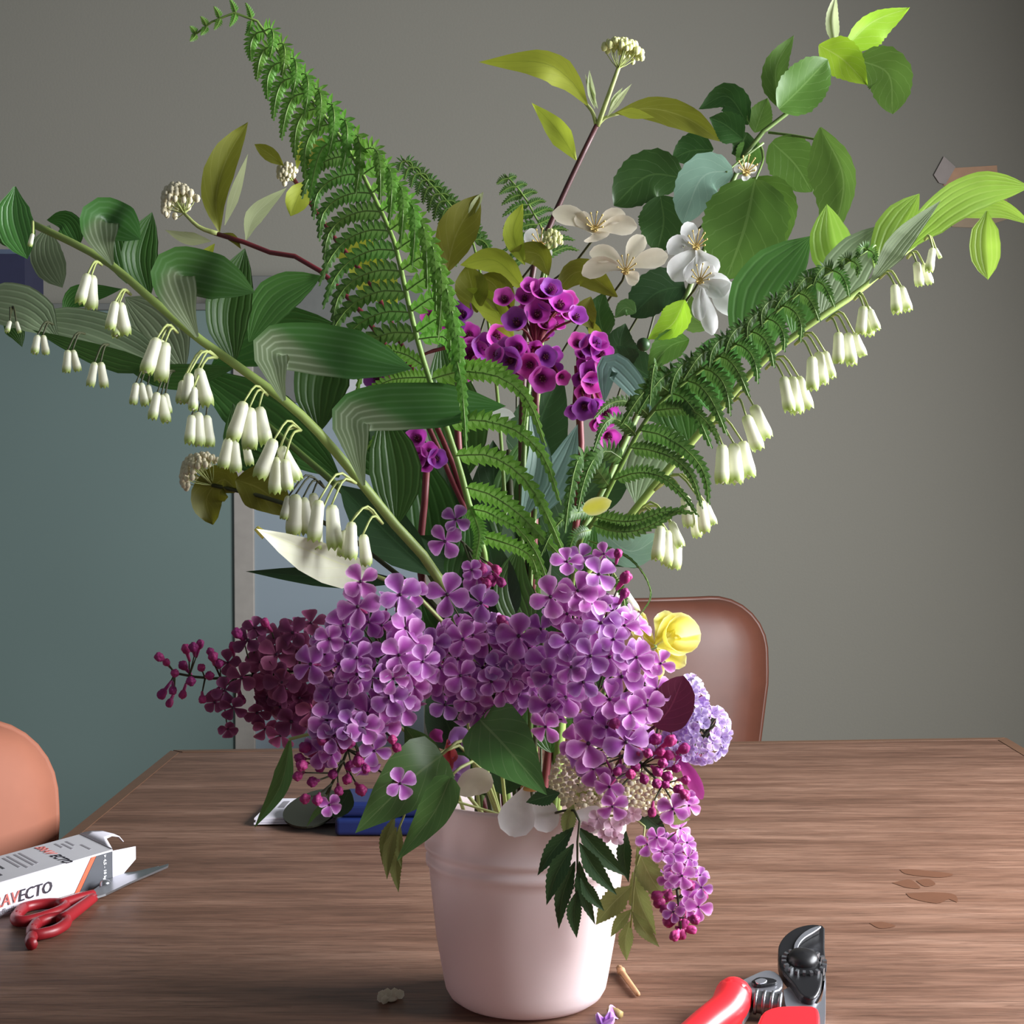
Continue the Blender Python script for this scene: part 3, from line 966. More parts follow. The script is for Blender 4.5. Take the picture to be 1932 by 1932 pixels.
# ------------------------------------------------------------------ FERNS
def pinna(parent, P, wpx, Y, mat, npin=17, prof=None, roll=0):
    """P 3-D axis points; wpx pinnule length px"""
    mb = MB()
    n = npin
    Q = crom(P, n * 2)
    W = S(wpx, Y)
    for i in range(1, 2 * n):
        s = i / (2 * n)
        q = Q[i]
        t = (Q[min(i + 1, 2 * n)] - Q[i - 1]).normalized()
        v = (q - CAM).normalized()
        sd = t.cross(v)
        if sd.length < 1e-4:
            sd = t.orthogonal()
        sd.normalize()
        nr = sd.cross(t).normalized()
        if nr.dot(v) > 0:
            nr = -nr
        step = (Q[1] - Q[0]).length
        side = 1 if i % 2 else -1
        ln = W * (min(1, .6 + s * 3) * (1 - s) ** .7 * 1.1 + .05)
        ro = math.radians(roll + 18)
        d = (sd * (side * math.cos(ro)) + nr * -math.sin(ro) * .6 + t * .42).normalized()
        a = q - t * step * 1.05
        b = q + t * step * 1.2
        mid = q + d * ln * .55 + nr * ln * .06
        tip = q + d * ln + t * step * .5
        m1 = a.lerp(b, .5) + d * ln * .66 - t * step * 1.05
        m2 = a.lerp(b, .5) + d * ln * .66 + t * step * .95
        mb.add([a, b, m2, tip, m1, mid], [(0, 5, 4), (0, 1, 5), (1, 2, 5), (5, 2, 3), (4, 5, 3)], [(.5, 0), (.5, .3), (.8, .6), (.5, 1), (.2, .6), (.5, .5)])
    mb.tube([Q[0], Q[n // 2 * 1], Q[n], Q[n + n // 2], Q[2 * n]], S(1.6, Y), S(.5, Y), n=10, sides=4, m=1)
    return put('pinna', mb.mesh('pinna', False), parent, None, None, [mat, 'fern_stalk'])
def frond(name, label, rach, r0, r1, mat, stalk='fern_stalk', tail=None, extra=None):
    t = thing(name, label, 'fern', mouth())
    P = PP(rach) + (tail or [])
    mb = MB()
    mb.tube(P, S(r0, 1), S(r1, 1), n=44, sides=7)
    put('stalk', mb.mesh('stalk'), t, stalk)
    return t
def along(rach, s):
    """interpolate pixel rachis at arclength fraction"""
    L = [0]
    for a, b in zip(rach, rach[1:]):
        L.append(L[-1] + math.hypot(b[0] - a[0], b[1] - a[1]))
    x = s * L[-1]
    return tuple(float(np.interp(x, L, [p[k] for p in rach])) for k in range(3))

r1 = [(362, 70, 1.0), (405, 38, 1.0), (445, 24, 1.0), (485, 40, 1.0), (510, 75, 1.0), (560, 150, .995), (610, 215, .99), (650, 270, .985), (681, 324, .98), (721, 403, .975), (745, 460, .97), (760, 525, .965), (781, 616, .96), (807, 707, .96), (833, 780, .96), (859, 857, .965), (885, 953, .97), (925, 1130, .985)]
FA = frond('fern_frond', 'tall bright green fern frond with hooked tip towering over the bouquet', r1, 2, 9, 'fern', tail=[mouth(-.005, .005, .03)])
tot = 23
for i in range(tot):
    s = .008 + .60 * (i / (tot - 1)) ** 1.12
    x, y, Y = along(r1, s)
    if s < .10:
        L = 14 + 210 * s
        for sd in (-1, 1):
            pinna(FA, [V(x, y, Y), V(x - 5, y - sd * L * .5, Y - .002), V(x - 12, y - sd * L * .9, Y - .004)], 9, Y, 'fern', 7)
    elif s < .33:
        L = 44 + 260 * (s - .10)
        k = random.uniform(.85, 1.15)
        pinna(FA, [V(x, y, Y), V(x - .35 * L, y + .12 * L, Y + .004), V(x - .52 * L, y + .55 * L, Y + .004), V(x - .55 * L * k, y + 1.15 * L, Y)], 21, Y, 'fern', 12)
        pinna(FA, [V(x, y, Y), V(x + .30 * L, y - .08 * L, Y - .010), V(x + .34 * L, y + .40 * L, Y - .016), V(x + .22 * L * k, y + 1.05 * L, Y - .014)], 21, Y, 'fern', 12)
    else:
        L = 88 + 260 * min(s - .33, .22)
        k = random.uniform(.9, 1.1)
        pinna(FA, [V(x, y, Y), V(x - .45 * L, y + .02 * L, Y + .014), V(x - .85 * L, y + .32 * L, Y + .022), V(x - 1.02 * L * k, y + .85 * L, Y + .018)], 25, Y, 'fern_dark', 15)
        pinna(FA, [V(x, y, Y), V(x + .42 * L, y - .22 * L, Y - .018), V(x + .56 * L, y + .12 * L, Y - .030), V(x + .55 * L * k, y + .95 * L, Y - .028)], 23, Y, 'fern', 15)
for pts, wd in (
    ([(790, 640, .955), (845, 640, .94), (870, 720, .925), (880, 848, .92)], 20),
    ([(815, 715, .955), (900, 700, .93), (985, 740, .915), (1030, 842, .91)], 26),
    ([(845, 800, .955), (930, 795, .93), (1015, 845, .915), (1058, 952, .91)], 24),
    ([(860, 860, .96), (940, 865, .935), (1010, 930, .915), (1075, 1072, .905)], 24),
    ([(880, 920, .965), (950, 945, .935), (1015, 1005, .915), (1102, 1095, .905)], 24),
    ([(890, 960, .97), (940, 975, .94), (1000, 1020, .925), (1045, 1130, .915)], 18),
    ([(870, 690, .955), (945, 700, .935), (990, 750, .925), (985, 825, .92)], 20),
    ([(810, 712, .96), (745, 715, .98), (700, 735, .99), (660, 760, .99)], 22),
    ([(800, 690, .96), (740, 660, .98), (690, 690, .99), (668, 760, .995)], 18),
    ([(835, 790, .96), (770, 780, .985), (730, 800, .99), (690, 850, 1.0)], 20),
    ([(885, 955, .97), (905, 1000, .955), (900, 1040, .95), (893, 1085, .945)], 20),
    ([(905, 1010, .975), (990, 1040, .95), (1015, 1090, .93), (1012, 1150, .925)], 20)):
    pinna(FA, PP(pts), wd, .93, 'fern', 19)

r2 = [(1652, 462, .93), (1600, 495, .93), (1545, 525, .93), (1480, 575, .93), (1420, 625, .93), (1350, 678, .93), (1310, 707, .93), (1259, 746, .93), (1233, 774, .93), (1207, 810, .93), (1176, 870, .935), (1147, 927, .94), (1121, 984, .945), (1080, 1100, .965)]
FB = frond('fern_frond', 'dark curling fern frond lying across the right hand stem of white bells', r2, 2, 8, 'fern_dark', tail=[mouth(.01, -.01, .03)])
for i in range(13):
    s = .02 + .52 * i / 12
    x, y, Y = along(r2, s)
    L = (24 + 140 * s) * random.uniform(.85, 1.2)
    k = random.uniform(.7, 1.35)
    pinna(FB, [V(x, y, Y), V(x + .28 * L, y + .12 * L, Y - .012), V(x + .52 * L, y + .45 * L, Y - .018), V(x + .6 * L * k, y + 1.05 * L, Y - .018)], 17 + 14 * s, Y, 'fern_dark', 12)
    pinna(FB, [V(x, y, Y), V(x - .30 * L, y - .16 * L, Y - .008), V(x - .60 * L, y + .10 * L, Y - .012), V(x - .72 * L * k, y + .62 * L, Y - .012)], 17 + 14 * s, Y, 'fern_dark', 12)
for pts, wd in (
    ([(1233, 775, .93), (1300, 772, .915), (1345, 810, .905), (1356, 840, .905)], 20),
    ([(1207, 812, .93), (1270, 830, .91), (1325, 885, .90), (1338, 952, .90)], 26),
    ([(1190, 845, .93), (1250, 855, .91), (1300, 890, .90), (1325, 960, .90)], 20),
    ([(1160, 905, .935), (1225, 890, .915), (1285, 930, .905), (1318, 975, .90)], 18),
    ([(1125, 975, .94), (1190, 985, .92), (1255, 965, .91), (1312, 968, .905)], 22),
    ([(1118, 990, .94), (1180, 1005, .92), (1240, 985, .91), (1300, 950, .905)], 20),
    ([(1176, 868, .935), (1135, 850, .92), (1105, 900, .91), (1090, 965, .905)], 26),
    ([(1150, 920, .94), (1100, 860, .915), (1078, 920, .905), (1066, 1005, .90)], 26),
    ([(1200, 820, .93), (1165, 790, .92), (1140, 800, .915), (1120, 850, .91)], 18),
    ([(1225, 785, .93), (1190, 758, .92), (1150, 762, .915), (1120, 790, .91)], 18),
    ([(1255, 748, .93), (1240, 690, .92), (1232, 700, .915), (1226, 765, .91)], 16),
    ([(1130, 960, .94), (1080, 970, .92), (1050, 990, .915), (1020, 1050, .91)], 20),
    ([(1115, 1000, .945), (1085, 1010, .93), (1075, 1040, .925), (1070, 1080, .92)], 16),
    ([(1110, 1020, .945), (1190, 1055, .93), (1228, 1120, .925), (1196, 1175, .92)], 4),
    ([(1140, 1085, .945), (1170, 1110, .925), (1180, 1150, .92), (1185, 1200, .918)], 14)):
    pinna(FB, PP(pts), wd, .91, 'fern_dark', 19)
r3 = [(760, 300, 1.16), (810, 345, 1.16), (860, 400, 1.15), (890, 450, 1.14), (920, 600, 1.10), (950, 900, 1.05)]
FC = frond('fern_frond', 'blurred grey green fern frond standing behind the tall fern', r3, 2, 6, 'fern_dark', tail=[mouth(0, .03, .03)])
for i in range(12):
    s = .01 + .30 * i / 11
    x, y, Y = along(r3, s)
    L = 25 + 120 * s
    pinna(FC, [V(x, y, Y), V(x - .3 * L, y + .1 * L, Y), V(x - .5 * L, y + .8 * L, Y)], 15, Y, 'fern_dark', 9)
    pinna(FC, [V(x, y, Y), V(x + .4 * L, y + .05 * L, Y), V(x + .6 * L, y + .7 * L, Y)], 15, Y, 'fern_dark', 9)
r4 = [(955, 332, 1.18), (985, 365, 1.18), (1010, 410, 1.17), (1030, 470, 1.16), (1020, 700, 1.10), (1000, 1000, 1.05)]
FD = frond('fern_frond', 'small fern tip standing beside the maroon dogwood stem', r4, 2, 6, 'fern_dark', tail=[mouth(.01, .03, .03)])
for i in range(9):
    s = .01 + .24 * i / 8
    x, y, Y = along(r4, s)
    L = 22 + 330 * s
    pinna(FD, [V(x, y, Y), V(x - .4 * L, y + .05 * L, Y), V(x - .9 * L, y + .4 * L, Y)], 12, Y, 'fern_dark', 9)
    pinna(FD, [V(x, y, Y), V(x + .35 * L, y - .15 * L, Y), V(x + .6 * L, y - .1 * L, Y)], 11, Y, 'fern_dark', 9)

# ------------------------------------------------------------------ DOGWOOD
def umbel(parent, c, rx, ry, Y, n, mat, r=5, base=None, flat=.6):
    """dense head of tiny buds on fine stalks, one part"""
    mb = MB()
    C0 = V(c[0], c[1], Y)
    B = V(*base) if base else C0 - Vector((0, 0, S(ry, Y)))
    ax = (C0 - B).normalized()
    u = ax.orthogonal().normalized()
    u = (Vector((1, 0, 0)) - ax * ax.x).normalized() if abs(ax.x) < .95 else u
    v = ax.cross(u)
    for i in range(n):
        a = i * 2.39996
        q = math.sqrt((i + .5) / n)
        h = math.sqrt(max(0, 1 - q * q))
        p = C0 + u * (S(rx, Y) * q * math.cos(a)) + v * (S(rx, Y) * q * math.sin(a)) + ax * (S(ry, Y) * (h - .5) * flat * 2)
        p += Vector((random.uniform(-1, 1), random.uniform(-1, 1), random.uniform(-1, 1))) * S(2, Y)
        mb.ball(p, S(r, Y) * random.uniform(.75, 1.15), 0, 5, 4, (1, 1, 1.25))
        if i % 3 == 0:
            mb.tube([B, (B + p) / 2 + (p - C0) * .15, p], S(1.2, Y), S(.8, Y), n=3, sides=4, m=1, cap=False)
    o = put('flower_head', mb.mesh('flower_head'), parent, None, None, [mat, 'stem_pale'])
    o['kind'] = 'stuff'
    return o

DA = thing('dogwood_branch', 'upright maroon dogwood twig with lime leaves and flat cream flower head', 'branch', mouth())
mb = MB()
mb.tube(PP([(1126, 236, 1.10), (1090, 310, 1.10), (1055, 385, 1.10), (1025, 455, 1.10), (1000, 540, 1.09), (985, 800, 1.06), (990, 1100, 1.03)]) + [mouth(.005, .02, .03)], S(5, 1.1), S(9, 1.05), n=26, sides=7)
put('stem', mb.mesh('stem'), DA, 'stem_maroon')
mb = MB()
mb.tube(PP([(1127, 238, 1.10), (1150, 175, 1.095), (1168, 125, 1.09)]), S(5, 1.1), S(4, 1.1), n=6)
mb.tube(PP([(1125, 236, 1.1), (1118, 212, 1.1), (1104, 194, 1.1)]), S(4, 1.1), S(3, 1.1), n=5)
mb.tube(PP([(1128, 236, 1.1), (1142, 222, 1.1), (1168, 214, 1.1)]), S(4, 1.1), S(3, 1.1), n=5)
put('stalk', mb.mesh('stalk'), DA, 'stem_pale')
umbel(DA, (1177, 92), 38, 22, 1.09, 60, 'dog_bud_green', 6, (1166, 130, 1.09))
leaf(DA, [(1108, 198), (1075, 150), (1020, 118), (903, 117)], (26, 30), 1.09, 'dog', prof='lance', roll=(18, 5), dY=[0, -.01, -.02, -.015])
leaf(DA, [(1087, 302), (1065, 265), (1040, 232), (1003, 194)], 22, 1.09, 'dog', prof='lance', roll=(20, 5), wave=.15)
leaf(DA, [(1160, 214), (1230, 205), (1300, 225), (1362, 268)], (32, 26), 1.09, 'dog_olive', prof='ellip', roll=(35, 10))
leaf(DA, [(1165, 212), (1195, 214), (1235, 222)], 10, 1.08, 'dog', prof='lance')
for a_, b_, h in (((1122, 205), (1112, 132), 9), ((1128, 205), (1104, 140), 6), ((1146, 220), (1192, 158), 8), ((1150, 205), (1175, 165), 6)):
    leaf(DA, [a_, ((a_[0] + b_[0]) / 2 - 2, (a_[1] + b_[1]) / 2), b_], h, 1.09, 'dog_pale', prof='lance', roll=(35, 35))

DB = thing('dogwood_branch', 'red dogwood twig with round cream flower head above the left arching bells', 'branch', mouth())
mb = MB()
mb.tube(PP([(405, 440, 1.10), (455, 455, 1.10), (520, 480, 1.09), (590, 500, 1.08), (720, 640, 1.06), (850, 900, 1.04), (930, 1150, 1.02)]) + [mouth(-.01, .01, .03)], S(4.5, 1.1), S(7, 1.05), n=26)
put('stem', mb.mesh('stem'), DB, 'stem_red')
mb = MB()
mb.tube(PP([(410, 441, 1.10), (375, 428, 1.10), (345, 400, 1.10)]), S(5, 1.1), S(3, 1.1), n=6)
put('stalk', mb.mesh('stalk'), DB, 'stem_pale')
umbel(DB, (333, 377), 34, 28, 1.10, 70, 'dog_bud', 6, (347, 402, 1.10), .9)
leaf(DB, [(414, 438), (408, 370), (428, 300), (468, 230)], (26, 34), 1.09, 'dog_olive', prof='ellip', roll=(25, 10), wave=.08)
leaf(DB, [(424, 425), (445, 360), (468, 290)], 10, 1.085, 'dog_pale', prof='lance', roll=(0, 0))
leaf(DB, [(464, 453), (482, 405), (541, 354)], 17, 1.09, 'dog_pale', prof='lance', roll=(10, 5))
leaf(DB, [(398, 455), (350, 449), (311, 434)], 13, 1.10, 'dog_pale', prof='lance', roll=(10, 25))
leaf(DB, [(405, 460), (385, 485), (352, 508)], 12, 1.10, 'dog', prof='lance', roll=(10, 25))
leaf(DB, [(420, 440), (440, 450), (455, 470)], 8, 1.10, 'dog_olive', prof='lance')

DC = thing('dogwood_branch', 'red dogwood twig with tiny brown bud head beside the tall fern', 'branch', mouth())
mb = MB()
mb.tube(PP([(552, 335, 1.13), (590, 390, 1.12), (650, 475, 1.10), (705, 545, 1.09), (800, 750, 1.06), (900, 1050, 1.03)]) + [mouth(-.005, .02, .03)], S(4, 1.1), S(7, 1.05), n=26)
put('stem', mb.mesh('stem'), DC, 'stem_red')
umbel(DC, (540, 325), 18, 16, 1.12, 30, 'dog_bud', 5, (553, 342, 1.13), .9)
for pts, h, mt in (([(535, 312), (508, 290), (480, 272)], 14, 'dog_olive'), ([(572, 322), (592, 290), (618, 258)], 17, 'dog_olive'), ([(560, 320), (565, 290), (570, 262)], 7, 'dog'), ([(578, 342), (562, 372), (548, 408)], 24, 'dog'),
                   ([(655, 490), (700, 520), (750, 575)], 40, 'dog'), ([(620, 480), (680, 470), (720, 500)], 26, 'dog')):
    leaf(DC, pts, h, 1.11, mt, prof='ellip', roll=(20, 8), wave=.1)

DD = thing('dogwood_branch', 'drooping dogwood twig with beige flower head and crumpled olive leaves', 'branch', mouth())
mb = MB()
mb.tube(PP([(400, 915, 1.09), (445, 925, 1.09), (560, 960, 1.07), (720, 1060, 1.05), (880, 1250, 1.02)]) + [mouth(-.03, .02, .04)], S(4, 1.1), S(7, 1.05), n=20)
put('stem', mb.mesh('stem'), DD, 'stem_dark')
umbel(DD, (370, 884), 40, 22, 1.09, 90, 'dog_bud', 6, (400, 915, 1.09), .9)
leaf(DD, [(447, 925), (420, 905), (390, 940), (402, 990)], 34, 1.09, 'dog_olive', prof='round', roll=(20, 8), wave=.25)
leaf(DD, [(445, 905), (495, 925), (552, 975)], 44, 1.085, 'dog_olive', prof='ovate', roll=(20, 8), wave=.12)
leaf(DD, [(400, 925), (395, 905), (388, 885)], 16, 1.095, 'dog_olive', prof='round')
leaf(DD, [(470, 900), (480, 880), (500, 850)], 20, 1.10, 'dog_olive', prof='ovate')

DE = thing('dogwood_branch', 'leafy lime dogwood sprig with green bud head behind the magenta bells', 'branch', mouth())
mb = MB()
mb.tube(PP([(1035, 470, 1.07), (1020, 540, 1.07), (1000, 700, 1.05), (985, 1000, 1.03)]) + [mouth(0, .01, .03)], S(4, 1.1), S(7, 1.05), n=20)
put('stem', mb.mesh('stem'), DE, 'stem_green')
umbel(DE, (1042, 448), 20, 12, 1.06, 30, 'dog_bud_green', 4.5, (1036, 472, 1.07))
for pts, h, mt in (([(842, 515), (862, 440), (905, 366)], 40, 'dog_olive'), ([(885, 415), (895, 390), (912, 362)], 9, 'dog_pale'), ([(992, 548), (935, 492), (868, 500)], 26, 'dog'), ([(990, 500), (968, 440), (986, 384)], 20, 'dog'),
                   ([(1035, 520), (1015, 480), (962, 475)], 24, 'dog_olive'), ([(1165, 560), (1095, 512), (1045, 555)], 28, 'dog_olive'), ([(970, 640), (925, 575), (872, 545)], 26, 'dog'), ([(900, 590), (890, 540), (880, 500)], 34, 'dog_olive'),
                   ([(1110, 600), (1125, 640), (1110, 670)], 14, 'dog'), ([(965, 600), (935, 540), (905, 520)], 30, 'dog_olive'), ([(1115, 560), (1105, 590), (1120, 620)], 22, 'dog_olive')):
    leaf(DE, pts, h, 1.06, mt, prof='ellip', roll=(22, 8), wave=.1)

# ------------------------------------------------------------------ APPLE BRANCH
AP = thing('apple_branch', 'leafy apple branch with round serrated leaves reaching to the upper right', 'branch', mouth())
mb = MB()
mb.tube(PP([(1590, 95, 1.08), (1545, 150, 1.08), (1495, 205, 1.08), (1440, 248, 1.08), (1410, 285, 1.08), (1370, 370, 1.08), (1310, 520, 1.07), (1240, 700, 1.06), (1150, 900, 1.04), (1060, 1150, 1.02)]) + [mouth(.02, .02, .03)], S(4, 1.1), S(9, 1.05), n=34)
mb.tube(PP([(1450, 250, 1.08), (1500, 256, 1.07), (1555, 266, 1.06)]), S(2.5, 1.1), S(2, 1.1), n=6)
mb.tube(PP([(1440, 270, 1.08), (1400, 300, 1.07), (1370, 325, 1.06)]), S(2.5, 1.1), S(2, 1.1), n=6)
mb.tube(PP([(1435, 275, 1.08), (1440, 300, 1.07), (1425, 340, 1.05)]), S(2.5, 1.1), S(2, 1.1), n=6)
put('stem', mb.mesh('stem'), AP, 'stem_green')
AL = [
    ([(1592, 94), (1645, 42), (1716, 14)], (42, 22), 1.07, 'apple_backlit', (5, 40)),
    ([(1576, 86), (1570, 35), (1577, -12)], 16, 1.075, 'dog_pale', (40, 40)),
    ([(1545, 85), (1590, 112), (1637, 160)], 36, 1.065, 'apple_backlit', (10, 10)),
    ([(1618, 112), (1676, 140), (1684, 215)], 42, 1.07, 'apple', (5, 15)),
    ([(1472, 205), (1464, 130), (1498, 66)], 26, 1.075, 'apple', (25, 10)),
    ([(1470, 206), (1512, 165), (1562, 112)], 44, 1.065, 'apple', (5, 25)),
    ([(1412, 235), (1372, 182), (1318, 206)], 28, 1.09, 'apple_dark', (15, 15)),
    ([(1402, 262), (1368, 235), (1338, 222)], 30, 1.08, 'apple_dark', (15, 15)),
    ([(1424, 250), (1438, 210), (1448, 185)], 24, 1.09, 'apple', (15, 15)),
    ([(1456, 268), (1500, 310), (1532, 362)], 44, 1.075, 'apple', (8, 12)),
    ([(1548, 240), (1592, 340), (1566, 468)], (62, 28), 1.05, 'apple', (0, 35)),
    ([(1382, 322), (1325, 335), (1288, 422)], 40, 1.06, 'apple_pale', (5, 15)),
    ([(1425, 338), (1405, 430), (1370, 528)], 78, 1.045, 'apple', (5, 18)),
    ([(1418, 336), (1470, 385), (1482, 462)], 36, 1.06, 'apple', (5, 18)),
    ([(1288, 335), (1222, 332), (1158, 388)], 46, 1.10, 'apple_dark', (8, 12)),
    ([(1246, 370), (1252, 420), (1240, 476)], 46, 1.095, 'apple_dark', (8, 12)),
    ([(1346, 282), (1302, 285), (1266, 302)], 34, 1.10, 'apple_dark', (8, 12)),
    ([(1410, 250), (1395, 280), (1380, 290)], 28, 1.09, 'apple_dark', (8, 12)),
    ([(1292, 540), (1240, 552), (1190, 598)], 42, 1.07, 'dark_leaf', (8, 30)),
    ([(1292, 566), (1268, 612), (1222, 640)], 30, 1.06, 'apple_backlit', (8, 30)),
    ([(1300, 640), (1262, 655), (1222, 700)], 30, 1.06, 'apple', (8, 30)),
    ([(1340, 620), (1300, 590), (1290, 540)], 26, 1.09, 'apple', (8, 10)),
    ([(1140, 640), (1130, 590), (1140, 550)], 28, 1.09, 'apple_dark', (8, 10)),
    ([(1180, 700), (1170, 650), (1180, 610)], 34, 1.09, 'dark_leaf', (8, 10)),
    ([(1200, 590), (1180, 580), (1160, 600)], 16, 1.05, 'lil_leaf', (8, 10)),
    ([(1425, 262), (1410, 300), (1395, 330)], 26, 1.09, 'apple', (8, 10)),
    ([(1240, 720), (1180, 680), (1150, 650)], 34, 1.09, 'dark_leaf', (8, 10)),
    ([(1300, 760), (1250, 760), (1200, 720)], 40, 1.09, 'apple_dark', (8, 10)),
]
for pts, h, Y, mt, ro in AL:
    leaf(AP, pts, h, Y, mt, prof='round' if (not isinstance(h, tuple) and h > 36) else 'ovate', roll=ro, serr=.06, n=22, wave=.06)
mb = MB()
mb.ball(V(1214, 650, 1.05), S(13, 1.05), 0, 12, 8)
put('fruit', mb.mesh('fruit'), AP, 'dark_leaf')

# white apple / viburnum blossoms
def blossom(name, label, petals, eye, Y, mat, group=None):
    t = thing(name, label, 'blossom', V(eye[0], eye[1], Y + .01), group)
    for pts, h in petals:
        leaf(t, pts, h, Y, mat, prof='petal', name='petal', n=9, m=3, cup=.25, wave=.1, roll=(8, 8))
    mb = MB()
    E = V(eye[0], eye[1], Y)
    mb.ball(E, S(7, Y), 0, 7, 5)
    for k in range(9):
        a = k * .7
        q = E + Vector((math.cos(a) * .006, -.008, math.sin(a) * .006 + .004))
        mb.tube([E, q], S(1.1, Y), n=1, sides=4)
        mb.ball(q, S(2.2, Y), 0, 5, 3)
    put('stamens', mb.mesh('stamens'), t, 'stamen')
    mb = MB()
    mb.tube([E + Vector((0, .002, 0)), E + Vector((-.004, .05, -.01)), E + Vector((-.05, .09, -.08)), mouth(.01, .03, .10)], S(2.6, Y), S(2.6, Y), n=14, sides=5)
    put('stalk', mb.mesh('stalk'), t, 'stem_dark')
    return t
blossom('white_blossom', 'pale blossom with upturned petals in front of the maroon twig', [([(1120, 440), (1085, 410), (1042, 402)], 20), ([(1122, 440), (1160, 425), (1202, 428)], 20), ([(1120, 436), (1100, 415), (1090, 402)], 16), ([(1122, 438), (1125, 445), (1128, 455)], 26), ([(1122, 438), (1150, 410), (1180, 405)], 16)], (1122, 432), 1.05, 'cream_pet')
blossom('white_blossom', 'cream blossom with open stamens beside the dark apple leaves', [([(1178, 508), (1140, 500), (1098, 518)], 20), ([(1180, 505), (1220, 490), (1260, 482)], 20), ([(1176, 500), (1150, 480), (1112, 478)], 18), ([(1182, 500), (1195, 470), (1215, 445)], 18), ([(1178, 512), (1195, 525), (1205, 530)], 15)], (1180, 512), 1.05, 'cream_pet')
blossom('white_blossom', 'bright white apple blossom under the big round apple leaf', [([(1310, 470), (1290, 495), (1270, 530)], 26), ([(1305, 465), (1285, 455), (1262, 480)], 18), ([(1315, 470), (1330, 495), (1350, 520)], 24), ([(1308, 465), (1300, 440), (1310, 422)], 18), ([(1318, 480), (1310, 510), (1300, 535)], 20)], (1313, 466), 1.03, 'white_pet')
blossom('white_blossom', 'white blossom with hanging petals beside the curling fern tip', [([(1320, 535), (1355, 545), (1398, 590)], 30), ([(1322, 540), (1318, 575), (1322, 605)], 14), ([(1325, 540), (1335, 590), (1345, 632)], 17), ([(1322, 530), (1345, 530), (1365, 560)], 26), ([(1320, 528), (1335, 510), (1345, 500)], 18)], (1320, 530), 1.02, 'white_pet')
blossom('white_blossom', 'small pale blossom half hidden beside the green bud head', [([(1020, 460), (1005, 448), (990, 440)], 16), ([(1018, 462), (1010, 475), (1000, 490)], 14), ([(1020, 458), (1030, 450), (1035, 440)], 10), ([(1020, 462), (1030, 475), (1032, 488)], 12)], (1020, 462), 1.09, 'white_pet')
blossom('white_blossom', 'tiny white blossom tucked among the apple leaf stalks', [([(1408, 325), (1395, 318), (1388, 326)], 9), ([(1408, 325), (1418, 318), (1424, 326)], 9), ([(1408, 325), (1408, 335), (1410, 340)], 9), ([(1408, 325), (1412, 312), (1414, 308)], 8)], (1407, 326), 1.04, 'white_pet')

# ------------------------------------------------------------------ BERGENIA
def bergmesh(m0):
    mb = MB()
    n = 25
    prof = [(.12, -.6), (.40, -.38), (.66, -.02), (.88, .16), (1.0, .18)]
    vs_, fs, uv = [], [], []
    for j, (r, z) in enumerate(prof):
        for i in range(n):
            a = 2 * math.pi * i / n
            lob = abs(math.cos(2.5 * a))
            k = 1 + (j / 4) ** 2 * (.16 * lob - .12)
            vs_.append(Vector((r * k * math.cos(a), r * k * math.sin(a), z + (j / 4) * .12 * lob)))
            uv.append((.5, j / 4))
    for j in range(4):
        for i in range(n):
            i2 = (i + 1) % n
            fs.append((j * n + i, j * n + i2, (j + 1) * n + i2, (j + 1) * n + i))
    mb.add(vs_, fs, uv, 0)
    mb.ball((0, 0, -.36), .24, 1, 8, 5)
    for k in range(6):
        a = k * 1.047
        q = Vector((.2 * math.cos(a), .2 * math.sin(a), .05))
        mb.tube([Vector((0, 0, -.3)), q], .03, n=1, sides=4, m=1)
        mb.ball(q, .07, 1, 5, 3)
    mb.lathe([(.08, -1.0), (.5, -.62), (.58, -.35)], n=10, m=2)
    me = mb.mesh('bergenia')
    for k in (m0, 'berg_eye', 'berg_calyx'):
        me.materials.append(M[k])
    return me
BG = [bergmesh('berg'), bergmesh('berg_purple')]
def bergenia(label, Y, hub, fl):
    t = thing('bergenia_stem', label, 'flower', mouth())
    H = V(hub[0], hub[1], Y + .02)
    mb = MB()
    mb.tube([H, H + Vector((0, .01, -.10)), mouth(.0, .01, .04)], S(7, 1), S(9, 1), n=12, sides=7)
    items = []
    for (x, y, r, *k) in fl:
        dy = k[0] if k else 0
        p = V(x, y, Y + dy)
        d = (p - H).normalized() * .7 + Vector((random.uniform(-.2, .2), -1.0, random.uniform(-.1, .35)))
        s = S(r * 1.22, Y)
        back = p - d.normalized() * s
        mb.tube([H, (H + back) / 2 + Vector((0, 0, .004)), back], S(3.4, 1), S(2.4, 1), n=5, sides=5)
        items.append((p, d, s))
    put('stem', mb.mesh('stem'), t, 'berg_calyx')
    for i, (p, d, s) in enumerate(items):
        put('bell_flower', BG[1 if i % 3 == 1 else 0], t, None, orient(p, d, s, random.random() * 6))
    return t
bergenia('magenta bergenia spray with red stalk at the heart of the bouquet', 1.0, (1010, 660), [(951, 562, 17), (973, 605, 22), (1014, 590, 21), (1058, 572, 21), (1089, 596, 17), (1024, 549, 21), (990, 560, 16), (1040, 545, 18), (1000, 540, 15), (1045, 585, 15, .02), (960, 681, 24), (975, 655, 19), (998, 689, 21), (1030, 673, 18), (1024, 715, 22), (1061, 712, 13), (1045, 700, 16, .01), (935, 668, 16), (1050, 610, 15, .02), (1030, 630, 14, .03), (1015, 565, 18, .02), (1070, 590, 15, .02), (1035, 572, 19, .005), (1000, 575, 17, .01), (1072, 565, 16, .008), (940, 690, 17, .01), (985, 665, 16, .012), (1010, 660, 15, .015), (1045, 670, 15, .015), (1010, 705, 16, .01), (980, 700, 15, .012), (955, 655, 16, .014), (1030, 610, 16, .012), (985, 590, 15, .014)])
